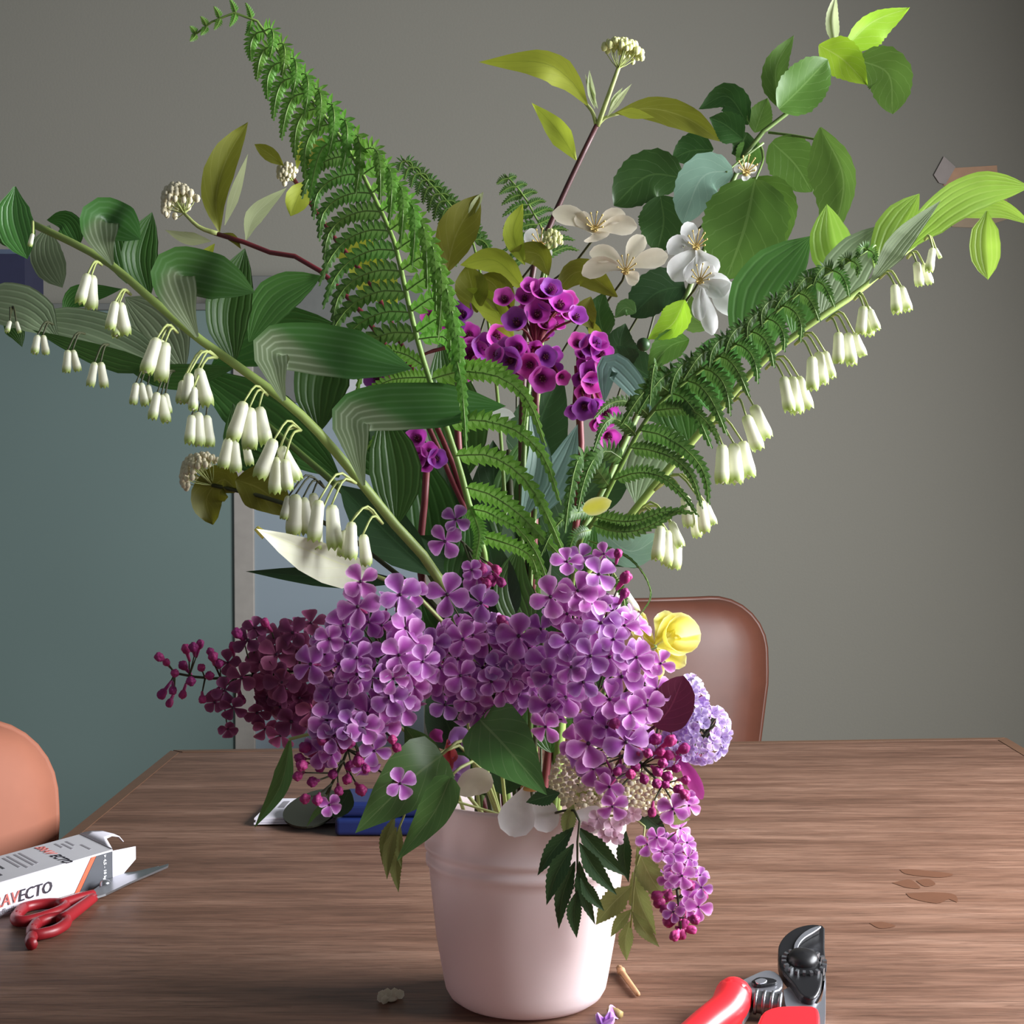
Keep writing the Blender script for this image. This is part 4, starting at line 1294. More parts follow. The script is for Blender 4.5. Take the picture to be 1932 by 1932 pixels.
bergenia('magenta bergenia spray hanging over the dark curled leaf', 1.0, (1090, 690), [(1091, 645, 16), (1114, 653, 18), (1135, 666, 19), (1129, 645, 17), (1114, 702, 19), (1116, 722, 18), (1138, 690, 15), (1103, 769, 20), (1147, 782, 20), (1150, 826, 18), (1082, 775, 15, .02), (1100, 740, 14, .01), (1120, 680, 16, .01), (1125, 765, 14), (1125, 800, 12, .01), (1100, 665, 16, .01), (1140, 710, 15, .01), (1105, 690, 16, .012), (1130, 735, 15, .01), (1095, 715, 14, .014), (1135, 800, 14, .008)])
bergenia('shaded purple bergenia spray between the tall fern and the magenta one', 1.06, (870, 650), [(840, 600, 22), (870, 590, 20), (815, 595, 18), (890, 668, 26), (915, 655, 22), (939, 635, 20), (885, 630, 18), (855, 615, 20), (905, 690, 18), (880, 700, 16), (710, 715, 20), (735, 700, 16)])
bergenia('small magenta bergenia cluster low beside the bent solomon seal leaf', 1.01, (805, 880), [(784, 862, 20), (763, 904, 19), (753, 878, 16), (802, 873, 17), (825, 865, 16), (786, 826, 18), (810, 850, 14), (775, 885, 15)])

# ------------------------------------------------------------------ DEEP FOLIAGE in the middle
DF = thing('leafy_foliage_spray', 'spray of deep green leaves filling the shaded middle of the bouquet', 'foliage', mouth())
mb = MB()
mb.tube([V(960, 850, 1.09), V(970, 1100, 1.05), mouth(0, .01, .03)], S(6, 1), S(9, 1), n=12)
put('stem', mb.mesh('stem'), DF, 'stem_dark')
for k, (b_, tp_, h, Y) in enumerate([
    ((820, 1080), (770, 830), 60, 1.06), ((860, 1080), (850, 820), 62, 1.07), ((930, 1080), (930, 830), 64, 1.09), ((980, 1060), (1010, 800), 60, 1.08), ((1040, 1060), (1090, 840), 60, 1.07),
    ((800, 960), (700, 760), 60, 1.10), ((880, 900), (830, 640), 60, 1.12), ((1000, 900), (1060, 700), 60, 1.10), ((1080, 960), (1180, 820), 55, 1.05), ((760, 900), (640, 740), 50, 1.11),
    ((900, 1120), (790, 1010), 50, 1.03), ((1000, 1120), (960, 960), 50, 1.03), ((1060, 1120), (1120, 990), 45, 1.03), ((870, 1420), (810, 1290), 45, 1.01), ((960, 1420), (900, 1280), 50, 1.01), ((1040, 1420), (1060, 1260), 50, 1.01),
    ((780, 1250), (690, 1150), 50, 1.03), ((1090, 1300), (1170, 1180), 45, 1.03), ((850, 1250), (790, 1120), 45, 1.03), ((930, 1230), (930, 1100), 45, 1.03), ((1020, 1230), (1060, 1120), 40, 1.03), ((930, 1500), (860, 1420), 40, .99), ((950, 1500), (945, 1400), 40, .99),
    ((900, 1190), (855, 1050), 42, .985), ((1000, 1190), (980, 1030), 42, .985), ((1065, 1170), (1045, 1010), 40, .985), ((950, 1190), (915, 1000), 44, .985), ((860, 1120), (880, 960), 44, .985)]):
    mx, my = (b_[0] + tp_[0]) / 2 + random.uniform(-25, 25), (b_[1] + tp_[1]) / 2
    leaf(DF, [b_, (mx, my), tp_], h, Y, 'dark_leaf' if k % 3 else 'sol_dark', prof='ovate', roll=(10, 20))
GL = thing('glaucous_leaf_sprig', 'blue green tapering leaves among the fern fingers', 'foliage', mouth())
mb = MB()
mb.tube([V(1010, 960, 1.0), V(1000, 1150, 1.0), mouth(.004, .006, .03)], S(4, 1), S(6, 1), n=10)
put('stem', mb.mesh('stem'), GL, 'stem_green')
leaf(GL, [(985, 985), (1015, 870), (1000, 775)], 30, .99, 'blue_leaf', prof='lance', roll=(5, 40))
leaf(GL, [(1010, 980), (1060, 880), (1090, 800)], 34, 1.0, 'blue_leaf', prof='lance', roll=(5, 20))
leaf(GL, [(1230, 780), (1190, 720), (1150, 690), (1140, 760)], 26, .98, 'blue_leaf', prof='ellip', roll=(5, 20))
leaf(GL, [(1130, 1000), (1190, 1040), (1246, 1010)], 32, .965, 'apple_pale', prof='round', roll=(5, 20))
leaf(GL, [(1150, 1060), (1180, 1050), (1205, 1070)], 20, .97, 'dark_leaf', prof='round', roll=(5, 20))
leaf(GL, [(1240, 860), (1270, 820), (1262, 770)], 20, 1.0, 'lil_leaf', prof='ovate')
yp = MB()
leafgeo(yp, PP([(1100, 962), (1125, 955), (1154, 945)], .925), S(17, .925), prof='round', roll=(10, 10), n=8)
tag(put('yellow_petal', yp.mesh('yellow_petal'), None, 'yellow_pet'), 'loose yellow petal caught on the dark curling fern', 'petal')
wp = MB()
leafgeo(wp, PP([(922, 785), (948, 780), (972, 786)], .96), S(11, .96), prof='round', roll=(10, 10), n=8)
tag(put('white_petal', wp.mesh('white_petal'), None, 'white_pet'), 'loose white petal lying among the arching fern fingers', 'petal')
# the pale leaf hanging out at the left
PL = thing('pale_leaf', 'large pale yellow leaf curling out beside the lowest left white bells', 'leaf', V(690, 1085, .93))
leaf(PL, [(705, 1085), (640, 1062), (560, 1030), (484, 998)], (30, 48), .93, 'pale_leaf', prof='ovate', roll=(25, 12), n=20, name='blade', wave=.08, dY=[.045, .015, -.02, -.055])
mb = MB()
mb.tube(PP([(500, 1010, .925), (492, 1004, .925), (483, 996, .925)]), S(10, .925), S(6, .925), n=4)
put('tip', mb.mesh('tip'), PL, 'yellow_pet')
mb = MB()
mb.tube([V(705, 1085, .95), V(850, 1200, .98), mouth(-.02, -.01, .05)], S(4, .95), n=8)
put('stalk', mb.mesh('stalk'), PL, 'stem_pale')

# ------------------------------------------------------------------ LILAC
def floretmesh(m0, opening=1.0, eye='lilac_eye', npet=4, wd=.41):
    mb = MB()
    for k in range(npet):
        a = 2 * math.pi * k / npet + random.uniform(-.1, .1)
        d = Vector((math.cos(a), math.sin(a), 0))
        tl = random.uniform(-.12, .15)
        P = [d * .05, d * (.5 * opening) + Vector((0, 0, .10 + .3 * (1 - opening) + tl * .4)), d * (.95 * opening) + Vector((0, 0, .02 + .75 * (1 - opening) + tl))]
        leafgeo(mb, P, wd * random.uniform(.9, 1.1), prof='petal', n=6, m=2, cup=.32, ref=lambda q: Vector((0, 0, -1)))
    mb.ball((0, 0, .05), .09, 1, 6, 4)
    mb.tube([Vector((0, 0, .04)), Vector((0, 0, -.95))], .075, .055, n=2, sides=6, m=2)
    me = mb.mesh('floret')
    for k in (m0, eye, 'lilac_bud'):
        me.materials.append(M[k])
    return me
def budmesh():
    mb = MB()
    mb.ball((0, 0, 0), .38, 0, 8, 6, (1, 1, 1.35))
    for k in range(4):
        a = k * math.pi / 2
        mb.ball((.16 * math.cos(a), .16 * math.sin(a), .12), .26, 0, 6, 5, (1, 1, 1.3))
    mb.tube([Vector((0, 0, -.2)), Vector((0, 0, -1.4))], .2, .12, n=2, sides=6)
    me = mb.mesh('bud')
    me.materials.append(M['lilac_bud'])
    return me
FL = [floretmesh('lilac'), floretmesh('lilac'), floretmesh('lilac', .85), floretmesh('lilac', 1.0, wd=.40)]
FLD = [floretmesh('lilac_shaded'), floretmesh('lilac_shaded', .85), floretmesh('lilac_shaded', 1.0)]
FLP = [floretmesh('lilac_pale', .9, 'lilac_pale', 4, .42), floretmesh('lilac_pale', .75, 'lilac_pale', 5, .42)]
BUD = budmesh()
def lilac(label, axis, Y, exp=(), blobs=(), buds=(), deep=False, r=38, face=.8, seed=1, nm='lilac_panicle', fl=None, budr=13):
    """axis: pixel path from inside the bouquet to the panicle tip"""
    rnd = random.Random(seed)
    t = thing(nm, label, 'flower', mouth())
    ax = crom(PP(axis), 16)
    mb = MB()
    mb.tube([mouth(rnd.uniform(-.02, .02), rnd.uniform(-.02, .01), .05), ax[0].lerp(mouth(0, 0, .1), .4)] + ax, S(6, 1), S(2.5, 1), n=26, sides=6)
    FLL = fl or (FLD if deep else FL)
    placed = []
    def near(p):
        return min(ax, key=lambda q: (q - p).length)
    def place(p, d, s, me, name):
        A = near(p)
        back = p - d.normalized() * s * (.95 if name == 'floret' else 1.2)
        mb.tube([A, (A + back) / 2, back], S(2.2, 1), S(1.5, 1), n=3, sides=4, cap=False)
        placed.append((p, d, s, me, name))
    for e in exp:
        x, y = e[0], e[1]
        rr = e[2] if len(e) > 2 else r
        p = V(x, y, Y + (e[3] if len(e) > 3 else rnd.uniform(-.012, .008)))
        o = p - near(p)
        o = o.normalized() if o.length > 1e-5 else Vector((0, -1, 0))
        d = Vector((0, -1, .12)) * face + o * .55 + Vector((rnd.uniform(-.4, .4), rnd.uniform(-.2, .2), rnd.uniform(-.4, .4)))
        place(p, d, S(rr * rnd.uniform(1.0, 1.2), Y), rnd.choice(FLL), 'floret')
    for (cx, cy, rx, ry, dp, n) in blobs:
        C0 = V(cx, cy, Y + dp * .6)
        cnt = tries = 0
        while cnt < n and tries < n * 12:
            tries += 1
            a, z = rnd.uniform(0, 2 * math.pi), rnd.uniform(-1, 1)
            q = math.sqrt(1 - z * z)
            nv = Vector((q * math.cos(a), -abs(z) if rnd.random() < .75 else abs(z), q * math.sin(a)))
            p = C0 + Vector((nv.x * S(rx, Y), nv.y * dp, nv.z * S(ry, Y)))
            if any((p - k[0]).length < S(r * .62, Y) for k in placed):
                continue
            cnt += 1
            d = nv + Vector((0, -.5, .1)) + Vector((rnd.uniform(-.4, .4), rnd.uniform(-.3, .3), rnd.uniform(-.4, .4)))
            place(p, d, S(r * rnd.uniform(.85, 1.12), Y), rnd.choice(FLL), 'floret')
    for e in buds:
        x, y = e[0], e[1]
        p = V(x, y, Y + rnd.uniform(-.012, .012))
        A = near(p)
        d = (p - A)
        d = (d.normalized() if d.length > 1e-5 else Vector((0, -1, 0))) + Vector((rnd.uniform(-.2, .2), -.35, rnd.uniform(-.2, .2)))
        place(p, d, S(budr * 2 * rnd.uniform(.85, 1.2), Y), BUD, 'bud')
    put('stem', mb.mesh('stem'), t, 'stem_dark')
    for p, d, s, me, name in placed:
        put(name, me, t, None, orient(p, d, s, rnd.random() * 6))
    return t
lilac('full purple lilac panicle drooping past the heart shaped leaves', [(830, 1230, .97), (740, 1250, .95), (690, 1330, .94), (650, 1430, .94), (615, 1500, .94)], .90,
      [(681, 1097), (676, 1145, 40), (755, 1122), (778, 1119, 34), (775, 1208, 40), (639, 1253, 38), (676, 1240, 36), (630, 1319, 38), (693, 1347, 40), (761, 1337, 36), (721, 1370, 36), (798, 1248, 34), (781, 1296, 34), (707, 1416, 34), (622, 1205, 34), (587, 1253, 36), (616, 1359, 34), (735, 1230, 38), (696, 1174, 32), (721, 1180, 34), (755, 1478, 30), (622, 1518, 26)],
      [(705, 1245, 105, 115, .035, 40), (670, 1380, 80, 70, .03, 14)],
      [(570, 1444), (604, 1448), (562, 1464), (587, 1418), (636, 1390), (645, 1410), (676, 1435), (576, 1410), (576, 1507), (599, 1509), (639, 1492), (681, 1490), (565, 1430), (660, 1400), (690, 1450), (615, 1430), (628, 1460), (655, 1470), (590, 1475), (610, 1395), (740, 1395), (748, 1410), (700, 1395), (660, 1445)], seed=3)
lilac('shade darkened lilac panicle pointing at the teal glass with tight buds at its tip', [(800, 1260, 1.03), (650, 1255, 1.04), (520, 1270, 1.05), (400, 1280, 1.05), (330, 1270, 1.05)], 1.04,
      [(492, 1250), (519, 1296, 42), (468, 1208, 32), (587, 1176, 34), (553, 1194, 32), (528, 1194, 30), (522, 1236), (565, 1230), (485, 1344, 32), (565, 1316), (536, 1322), (530, 1387, 28), (456, 1279, 30), (550, 1361), (425, 1302, 26), (480, 1185, 24), (430, 1250, 26), (590, 1340), (600, 1280), (440, 1335, 26), (430, 1375, 24), (405, 1325, 22), (500, 1375, 28)],
      [(560, 1265, 70, 85, .035, 26)],
      [(301, 1240), (314, 1250), (346, 1256), (377, 1216), (351, 1225), (365, 1222), (397, 1230), (306, 1309), (326, 1302), (320, 1326), (382, 1319), (402, 1239), (414, 1253), (330, 1270), (360, 1285), (395, 1275), (345, 1310), (448, 1195), (440, 1220), (470, 1180), (500, 1175), (380, 1260), (425, 1285), (400, 1310), (455, 1320)], deep=True, seed=5, budr=11)
lilac('rounded purple lilac panicle in the middle above the big heart shaped leaf', [(930, 1200, .99), (920, 1260, .97), (915, 1320, .96)], .925,
      [(844, 1122), (908, 1138, 36), (874, 1206, 36), (919, 1209, 36), (979, 1200, 40), (911, 1260, 36), (939, 1260, 36), (976, 1309, 36), (851, 1286, 34), (959, 1235, 34), (865, 1243, 36), (934, 1329, 34), (934, 1354, 32), (820, 1215, 32), (1013, 1266, 34), (890, 1290, 34), (885, 1330, 32), (1000, 1240, 34), (840, 1330, 30), (830, 1260, 32), (900, 1345, 30)],
      [(905, 1260, 100, 95, .035, 40)],
      [(945, 1170), (952, 1180)], seed=8)
lilac('large purple lilac panicle spilling over the cream flower cluster', [(1030, 1150, .99), (1090, 1240, .96), (1150, 1340, .94), (1200, 1430, .93), (1250, 1480, .93)], .905,
      [(1067, 1195, 42), (1119, 1189, 40), (1033, 1249, 42), (1107, 1266, 40), (1036, 1331, 40), (1173, 1277, 40), (1119, 1354, 40), (1110, 1403, 42), (1181, 1400, 42), (1158, 1206, 36), (1039, 1126, 38), (1090, 1115, 38), (1096, 1052, 28), (1130, 1084, 32), (1207, 1257, 38), (1221, 1331, 36), (1030, 1371, 34), (1201, 1240, 34), (1247, 1252, 30), (1070, 1158, 36), (1116, 1132, 34), (1150, 1484, 32), (1156, 1521, 32), (1270, 1526, 28), (1150, 1320, 36), (1075, 1310, 36), (1190, 1345, 34), (1070, 1060, 30), (1120, 1450, 32), (1140, 1045, 22), (1150, 1240, 36), (1240, 1300, 30)],
      [(1110, 1250, 115, 130, .035, 44), (1150, 1400, 70, 60, .03, 12)],
      [(1236, 1395), (1264, 1398), (1290, 1413), (1199, 1447), (1190, 1461), (1239, 1478), (1293, 1472), (1230, 1532), (1165, 1455), (1222, 1421), (1245, 1418), (1250, 1440), (1215, 1470), (1258, 1465), (1275, 1450), (1260, 1425), (1280, 1490), (1205, 1420), (1150, 1370), (1160, 1365), (1178, 1120), (1166, 1045), (1255, 1480), (1240, 1455), (1180, 1090), (1290, 1500)], seed=11)
lilac('small lilac sprig of a few florets under the bare solomon seal stalk', [(930, 1080, 1.0), (890, 1040, .98), (850, 1000, .97)], .95,
      [(840, 1021, 36), (860, 980, 30), (890, 1075, 26), (900, 1090, 30)], (), [(918, 1100), (926, 1095), (945, 1098), (935, 1075), (908, 1072), (915, 1080)], seed=12)
# under-side hanging panicle at lower right
lilac('narrow purple lilac panicle hanging beside the bucket above the tabletop', [(1170, 1500, .95), (1230, 1560, .94), (1270, 1640, .935), (1285, 1750, .93)], .925,
      [(1222, 1592, 24), (1250, 1606, 26), (1270, 1625, 24), (1270, 1657, 26), (1287, 1652, 26), (1321, 1652, 22), (1324, 1674, 22), (1298, 1694, 26), (1318, 1711, 26), (1270, 1720, 22), (1296, 1714, 24), (1240, 1580, 24), (1296, 1590, 20), (1300, 1520, 22), (1296, 1505, 20)],
      [(1275, 1610, 34, 50, .02, 12)],
      [(1244, 1703), (1264, 1737), (1290, 1740), (1304, 1754), (1273, 1765), (1255, 1715), (1310, 1735), (1325, 1690), (1262, 1690), (1285, 1760), (1240, 1690), (1300, 1670)], r=24, face=.3, seed=14)
lilac('dense pale lavender lilac head resting in front of the chair', [(1180, 1330, .96), (1250, 1350, .955), (1310, 1380, .95), (1345, 1400, .95)], .93,
      (), [(1318, 1375, 52, 58, .035, 75), (1270, 1400, 45, 40, .03, 25), (1300, 1320, 30, 40, .025, 20)], (), r=17, seed=15, fl=FLP, nm='pale_lilac_head')

# ------------------------------------------------------------------ LOWER LEAVES AND FLOWERS
LL = thing('lilac_leaf_sprig', 'sprig of heart shaped green leaves over the bucket rim left of the cream cluster', 'foliage', mouth())
mb = MB()
for e in ((898, 1350), (832, 1425), (845, 1468), (800, 1440), (545, 1395)):
    mb.tube([V(e[0], e[1], .93), V((e[0] + 960) / 2, e[1] - 25, .955), mouth(-.01, -.01, .10)], S(3.2, .95), S(4, .95), n=8)
put('stem', mb.mesh('stem'), LL, 'stem_pale')
leaf(LL, [(905, 1358), (955, 1410), (1032, 1500)], 66, .905, 'lil_leaf', prof='heart', roll=(8, 14), n=20, dY=[.015, 0, -.008])
leaf(LL, [(834, 1424), (770, 1475), (670, 1572)], 62, .91, 'lil_leaf', prof='heart', roll=(12, 8), n=20, dY=[.015, 0, -.008])
leaf(LL, [(850, 1466), (818, 1535), (748, 1625)], (36, 34), .90, 'lil_leaf', prof='heart', roll=(12, 20), n=20, wave=.12)
leaf(LL, [(806, 1450), (790, 1410), (762, 1368)], 36, .95, 'lil_leaf', prof='heart', roll=(12, 8))
leaf(LL, [(548, 1392), (530, 1480), (480, 1562)], 20, 1.0, 'lil_leaf', prof='lance', roll=(12, 30))
leaf(LL, [(640, 1500), (600, 1530), (578, 1560)], 7, .92, 'lil_leaf', prof='lance')
leaf(LL, [(660, 1490), (640, 1520), (600, 1530)], 22, .97, 'dark_leaf', prof='ovate')
def pinnate(label, Y, rach, leaflets, mat):
    t = thing('rowan_leaf', label, 'leaf', V(rach[0][0], rach[0][1], Y))
    mb = MB()
    mb.tube([mouth(.0, -.03, .12)] + PP(rach, Y), S(3, Y), S(2, Y), n=12)
    put('stalk', mb.mesh('stalk'), t, 'stem_pale' if mat == 'row_olive' else 'stem_dark')
    for (x1, y1, x2, y2, h, *mt) in leaflets:
        bx = -(y2 - y1) * .06
        leaf(t, [(x1, y1), ((x1 + x2) / 2 + bx, (y1 + y2) / 2), (x2, y2)], h * .84, Y + random.uniform(-.004, .004), mt[0] if mt else mat, prof='lance', roll=(14, 22), n=26, serr=.16, name='leaflet')
    return t
pinnate('dark green serrated compound leaf hanging in front of the bucket', .905, [(1085, 1530), (1089, 1600), (1090, 1690)],
        [(1082, 1561, 1014, 1652, 20), (1082, 1592, 1031, 1708, 22), (1085, 1625, 1054, 1753, 19), (1089, 1680, 1088, 1770, 17), (1091, 1561, 1182, 1654, 24), (1093, 1590, 1164, 1689, 20), (1093, 1625, 1123, 1745, 17), (1095, 1655, 1140, 1719, 15), (1082, 1518, 1070, 1586, 17, 'row_olive'), (1056, 1496, 992, 1514, 20)], 'row_dark')
pinnate('olive compound leaf with pale veins hanging between bucket and narrow lilac', .935, [(1203, 1545), (1197, 1650), (1190, 1750)],
        [(1202, 1598, 1266, 1711, 28), (1194, 1645, 1238, 1765, 24), (1190, 1672, 1124, 1745, 28), (1191, 1716, 1152, 1768, 14), (1193, 1720, 1244, 1787, 16), (1188, 1738, 1182, 1813, 17), (1181, 1568, 1186, 1665, 17, 'row_dark'), (1256, 1543, 1303, 1546, 14), (1204, 1524, 1258, 1571, 22, 'row_dark')], 'row_olive')
pinnate('small olive compound leaf hanging left of the bucket over the blue case', .95, [(800, 1500), (762, 1540), (745, 1590)],
        [(745, 1540, 722, 1632, 15), (748, 1560, 730, 1660, 14), (752, 1590, 752, 1684, 14), (756, 1560, 758, 1640, 10)], 'row_olive')
# cream elder-like cluster
CE = thing('cream_flower_cluster', 'dense creamy white flower cluster beneath the spilling purple lilac', 'flower', V(1130, 1500, .95))
mb = MB()
rnd = random.Random(4)
for (cx, cy, rx, ry, n) in ((1100, 1470, 62, 58, 330), (1205, 1490, 78, 48, 330)):
    C0 = V(cx, cy, .945)
    for i in range(n):
        z = 1 - 2 * (i + .5) / n
        a = i * 2.39996
        q = math.sqrt(1 - z * z)
        k = rnd.uniform(.86, 1.05)
        p = C0 + Vector((q * math.cos(a) * S(rx, .945), q * math.sin(a) * .022, z * S(ry, .945))) * 1 * k + C0 * 0
        p = C0 + Vector((q * math.cos(a) * S(rx, .945) * k, q * math.sin(a) * .022 * k, z * S(ry, .945) * k))
        mb.ball(p, S(5.5, .945) * rnd.uniform(.7, 1.2), 0, 5, 3, (1.2, 1, .9))
o = put('flower_head', mb.mesh('flower_head'), CE, 'cream_bud')
o['kind'] = 'stuff'
mb = MB()
mb.tube([V(1130, 1500, .95), V(1080, 1510, .96), mouth(.01, -.01, .06)], S(5, .95), n=8)
put('stalk', mb.mesh('stalk'), CE, 'stem_pale')
# pink florets below it
PK = thing('pink_blossom', 'pale pink blossom cluster hanging below the cream flower cluster', 'blossom', V(1150, 1550, .93))
PKM = floretmesh('pink_pet', .9, 'pink_pet', 5, .4)
for (x, y, r_) in ((1128, 1545, 24), (1155, 1560, 24), (1175, 1540, 22), (1140, 1575, 20), (1195, 1535, 20), (1165, 1580, 18), (1110, 1558, 18)):
    put('floret', PKM, PK, None, orient(V(x, y, .925), Vector((random.uniform(-.4, .4), -1, random.uniform(-.6, .2))), S(r_, .925), random.random() * 6))
mb = MB()
mb.tube([V(1150, 1550, .935), V(1110, 1520, .945), mouth(.01, -.02, .10)], S(4, .95), n=8)
put('stalk', mb.mesh('stalk'), PK, 'stem_pale')
# white petals of hanging blossom on the bucket front
WB = thing('white_blossom', 'white blossom with one broad petal hanging over the bucket front', 'blossom', V(985, 1490, .92))
leaf(WB, [(995, 1482), (980, 1525), (966, 1578)], 36, .918, 'white_pet', prof='petal', name='petal', n=10, cup=.2, wave=.05)
leaf(WB, [(1010, 1484), (1025, 1530), (1035, 1570)], 28, .93, 'white_pet', prof='petal', name='petal', n=10, cup=.2)
leaf(WB, [(930, 1480), (895, 1475), (865, 1500)], 26, .95, 'cream_pet', prof='round', name='petal', n=10, cup=.2)
leaf(WB, [(1080, 1535), (1115, 1545), (1130, 1570)], 30, .93, 'white_pet', prof='petal', name='petal', n=10, cup=.2)
mb = MB()
mb.ball(V(1000, 1486, .92), S(12, .92), 0, 8, 5, (1.6, 1, .7))
mb.tube([V(1000, 1486, .925), V(990, 1460, .95), mouth(0, -.02, .11)], S(4, .95), n=6)
put('stamens', mb.mesh('stamens'), WB, plain('orange_centre', lin(226, 180, 110), .6))
# sweet-pea like florets inside the rim
SP = thing('sweet_pea', 'violet and coral sweet pea florets just above the bucket rim', 'flower', V(855, 1450, .96))
for pts, h, mt in (([(845, 1405), (862, 1385), (885, 1395)], 16, 'violet_pet'), ([(870, 1395), (880, 1410), (878, 1420)], 12, 'violet_pet'), ([(850, 1410), (840, 1430), (838, 1460)], 18, 'coral_pet'), ([(835, 1400), (825, 1390), (820, 1375)], 14, 'mag_pet'),
                   ([(845, 1460), (862, 1440), (885, 1455)], 18, 'violet_pet'), ([(860, 1450), (865, 1468), (866, 1480)], 9, 'violet_pet'), ([(845, 1395), (850, 1425), (855, 1440)], 14, 'coral_pet')):
    leaf(SP, pts, h, .955, mt, prof='petal', name='petal', n=8, cup=.3, wave=.15)
mb = MB()
mb.tube([V(848, 1395, .96), V(845, 1440, .965), mouth(-.03, -.02, .10)], S(4, .95), n=8)
put('stalk', mb.mesh('stalk'), SP, 'stem_pale')
# yellow flower
YF = thing('yellow_flower', 'ruffled bright yellow flower in front of the brown chair', 'flower', V(1245, 1210, .97))
for pts, h in (([(1235, 1215), (1270, 1180), (1312, 1190)], 26), ([(1238, 1210), (1255, 1175), (1258, 1152)], 24), ([(1240, 1220), (1275, 1215), (1300, 1205)], 26), ([(1240, 1222), (1270, 1240), (1294, 1254)], 20),
               ([(1235, 1215), (1215, 1195), (1192, 1180)], 18), ([(1235, 1220), (1210, 1215), (1188, 1205)], 18), ([(1238, 1225), (1240, 1250), (1232, 1285)], 18), ([(1225, 1200), (1215, 1170), (1212, 1155)], 7)):
    leaf(YF, pts, h, .965 + random.uniform(-.006, .006), 'yellow_pet', prof='petal', name='petal', n=9, cup=.18, wave=.32, roll=(14, 14))
mb = MB()
mb.lathe([(.004, 0), (.008, .008), (.010, .018), (.0115, .021)], V(1262, 1205, .962), 16, 0, Vector((.35, -1, .25)).to_track_quat('Z', 'Y').to_matrix())
put('trumpet', mb.mesh('trumpet'), YF, 'yellow_pet')
mb = MB()
mb.tube([V(1238, 1218, .97), V(1140, 1300, .98), mouth(.02, 0, .06)], S(5, .95), n=10)
put('stalk', mb.mesh('stalk'), YF, 'stem_green')
# plum leaf + magenta petal
PM = thing('plum_leaf', 'dark plum coloured leaf pressed against the pale lavender head', 'leaf', V(1240, 1380, .92))
leaf(PM, [(1235, 1370), (1265, 1335), (1290, 1275)], 42, .905, 'plum_leaf', prof='round', roll=(8, 18), n=18, name='blade')
mb = MB()
mb.tube([V(1236, 1370, .907), V(1180, 1420, .94), mouth(.02, -.01, .1)], S(3, .95), n=8)
put('stalk', mb.mesh('stalk'), PM, 'stem_maroon')
MP = thing('magenta_petal', 'long magenta petal hanging below the pale lavender head', 'petal', V(1285, 1430, .93))
leaf(MP, [(1268, 1415), (1298, 1455), (1325, 1508)], 15, .925, 'mag_pet', prof='petal', roll=(10, 10), n=12, name='blade', wave=.1)

# ------------------------------------------------------------------ THINGS ON THE TABLE
# opened carton
M['card'] = plain('white_carton', lin(226, 222, 232), .5, noise=.03)
M['card_grey'] = plain('grey_carton_print', lin(190, 188, 192), .5, noise=.03)
M['card_in'] = plain('carton_inside', lin(178, 165, 148), .8, noise=.06)
M['print_dark'] = plain('print_charcoal', lin(72, 74, 80), .5, noise=.03)
M['print_black'] = plain('print_black', lin(34, 28, 42), .5, noise=.03)
M['print_orange'] = plain('print_orange', lin(206, 92, 60), .5, noise=.03)
M['print_red'] = plain('print_brick_red', lin(196, 104, 96), .5, noise=.03)
M['print_grey'] = plain('print_grey', lin(140, 136, 142), .5, noise=.03)
M['print_white'] = plain('print_white', lin(235, 235, 238), .5, noise=.02)
O = T(213, 1664)
Lx = (T(0, 1731) - O)
Lx.z = 0
Lx.normalize()                     # towards near-left
Wx = Vector((-.62, .80, 0)).normalized()
HB, LB, WB_ = .0258, .165, .066
box = thing('medicine_carton', 'opened white medicine carton lying under the red scissors', 'carton', O)
tk = .0008
def quadslab(name, parent, p, e1, e2, nrm, mat):
    mb = MB()
    mb.prism([p, p + e1, p + e1 + e2, p + e2], nrm * tk)
    return put(name, mb.mesh(name, False), parent, mat)
ZU = Vector((0, 0, 1))
body = quadslab('front_panel', box, O, Lx * LB, ZU * HB, Wx, 'card')
topp = quadslab('top_panel', box, O + ZU * HB, Lx * LB, Wx * WB_, ZU, 'card_grey')
quadslab('bottom_panel', box, O + ZU * .0002, Lx * LB, Wx * WB_, ZU, 'card_in')
quadslab('back_panel', box, O + Wx * WB_, Lx * LB, ZU * HB, Wx, 'card')
# torn top flap, curling down past the open end
mb = MB()
A_ = O + ZU * (HB + .0009)
out_ = -Lx
prof_ = [(0, 0), (.010, .0005), (.021, -.001), (.032, -.005), (.040, -.012)]
rows = []
for k, (d, z) in enumerate(prof_):
    lo_ = [0.30, .46, .58, .66, .74][k] if k else 0.02
    for u in np.linspace(lo_, 1.0 - .05 * k, 6):
        rows.append(A_ + out_ * d + Wx * (WB_ * u) + ZU * z)
mb.add(rows, [(k * 6 + i, k * 6 + i + 1, (k + 1) * 6 + i + 1, (k + 1) * 6 + i) for k in range(4) for i in range(5)])
fo = put('flap', mb.mesh('flap'), box, 'card')
so = fo.modifiers.new('thickness', 'SOLIDIFY')
so.thickness = .0008
mb = MB()
mb.prism([O + ZU * .001, O + out_ * .010 + ZU * .003, O + out_ * .026 + ZU * .013, O + out_ * .026 + ZU * .0235, O + ZU * (HB - .0005)], Wx * tk)
put('flap', mb.mesh('flap', False), box, 'card')
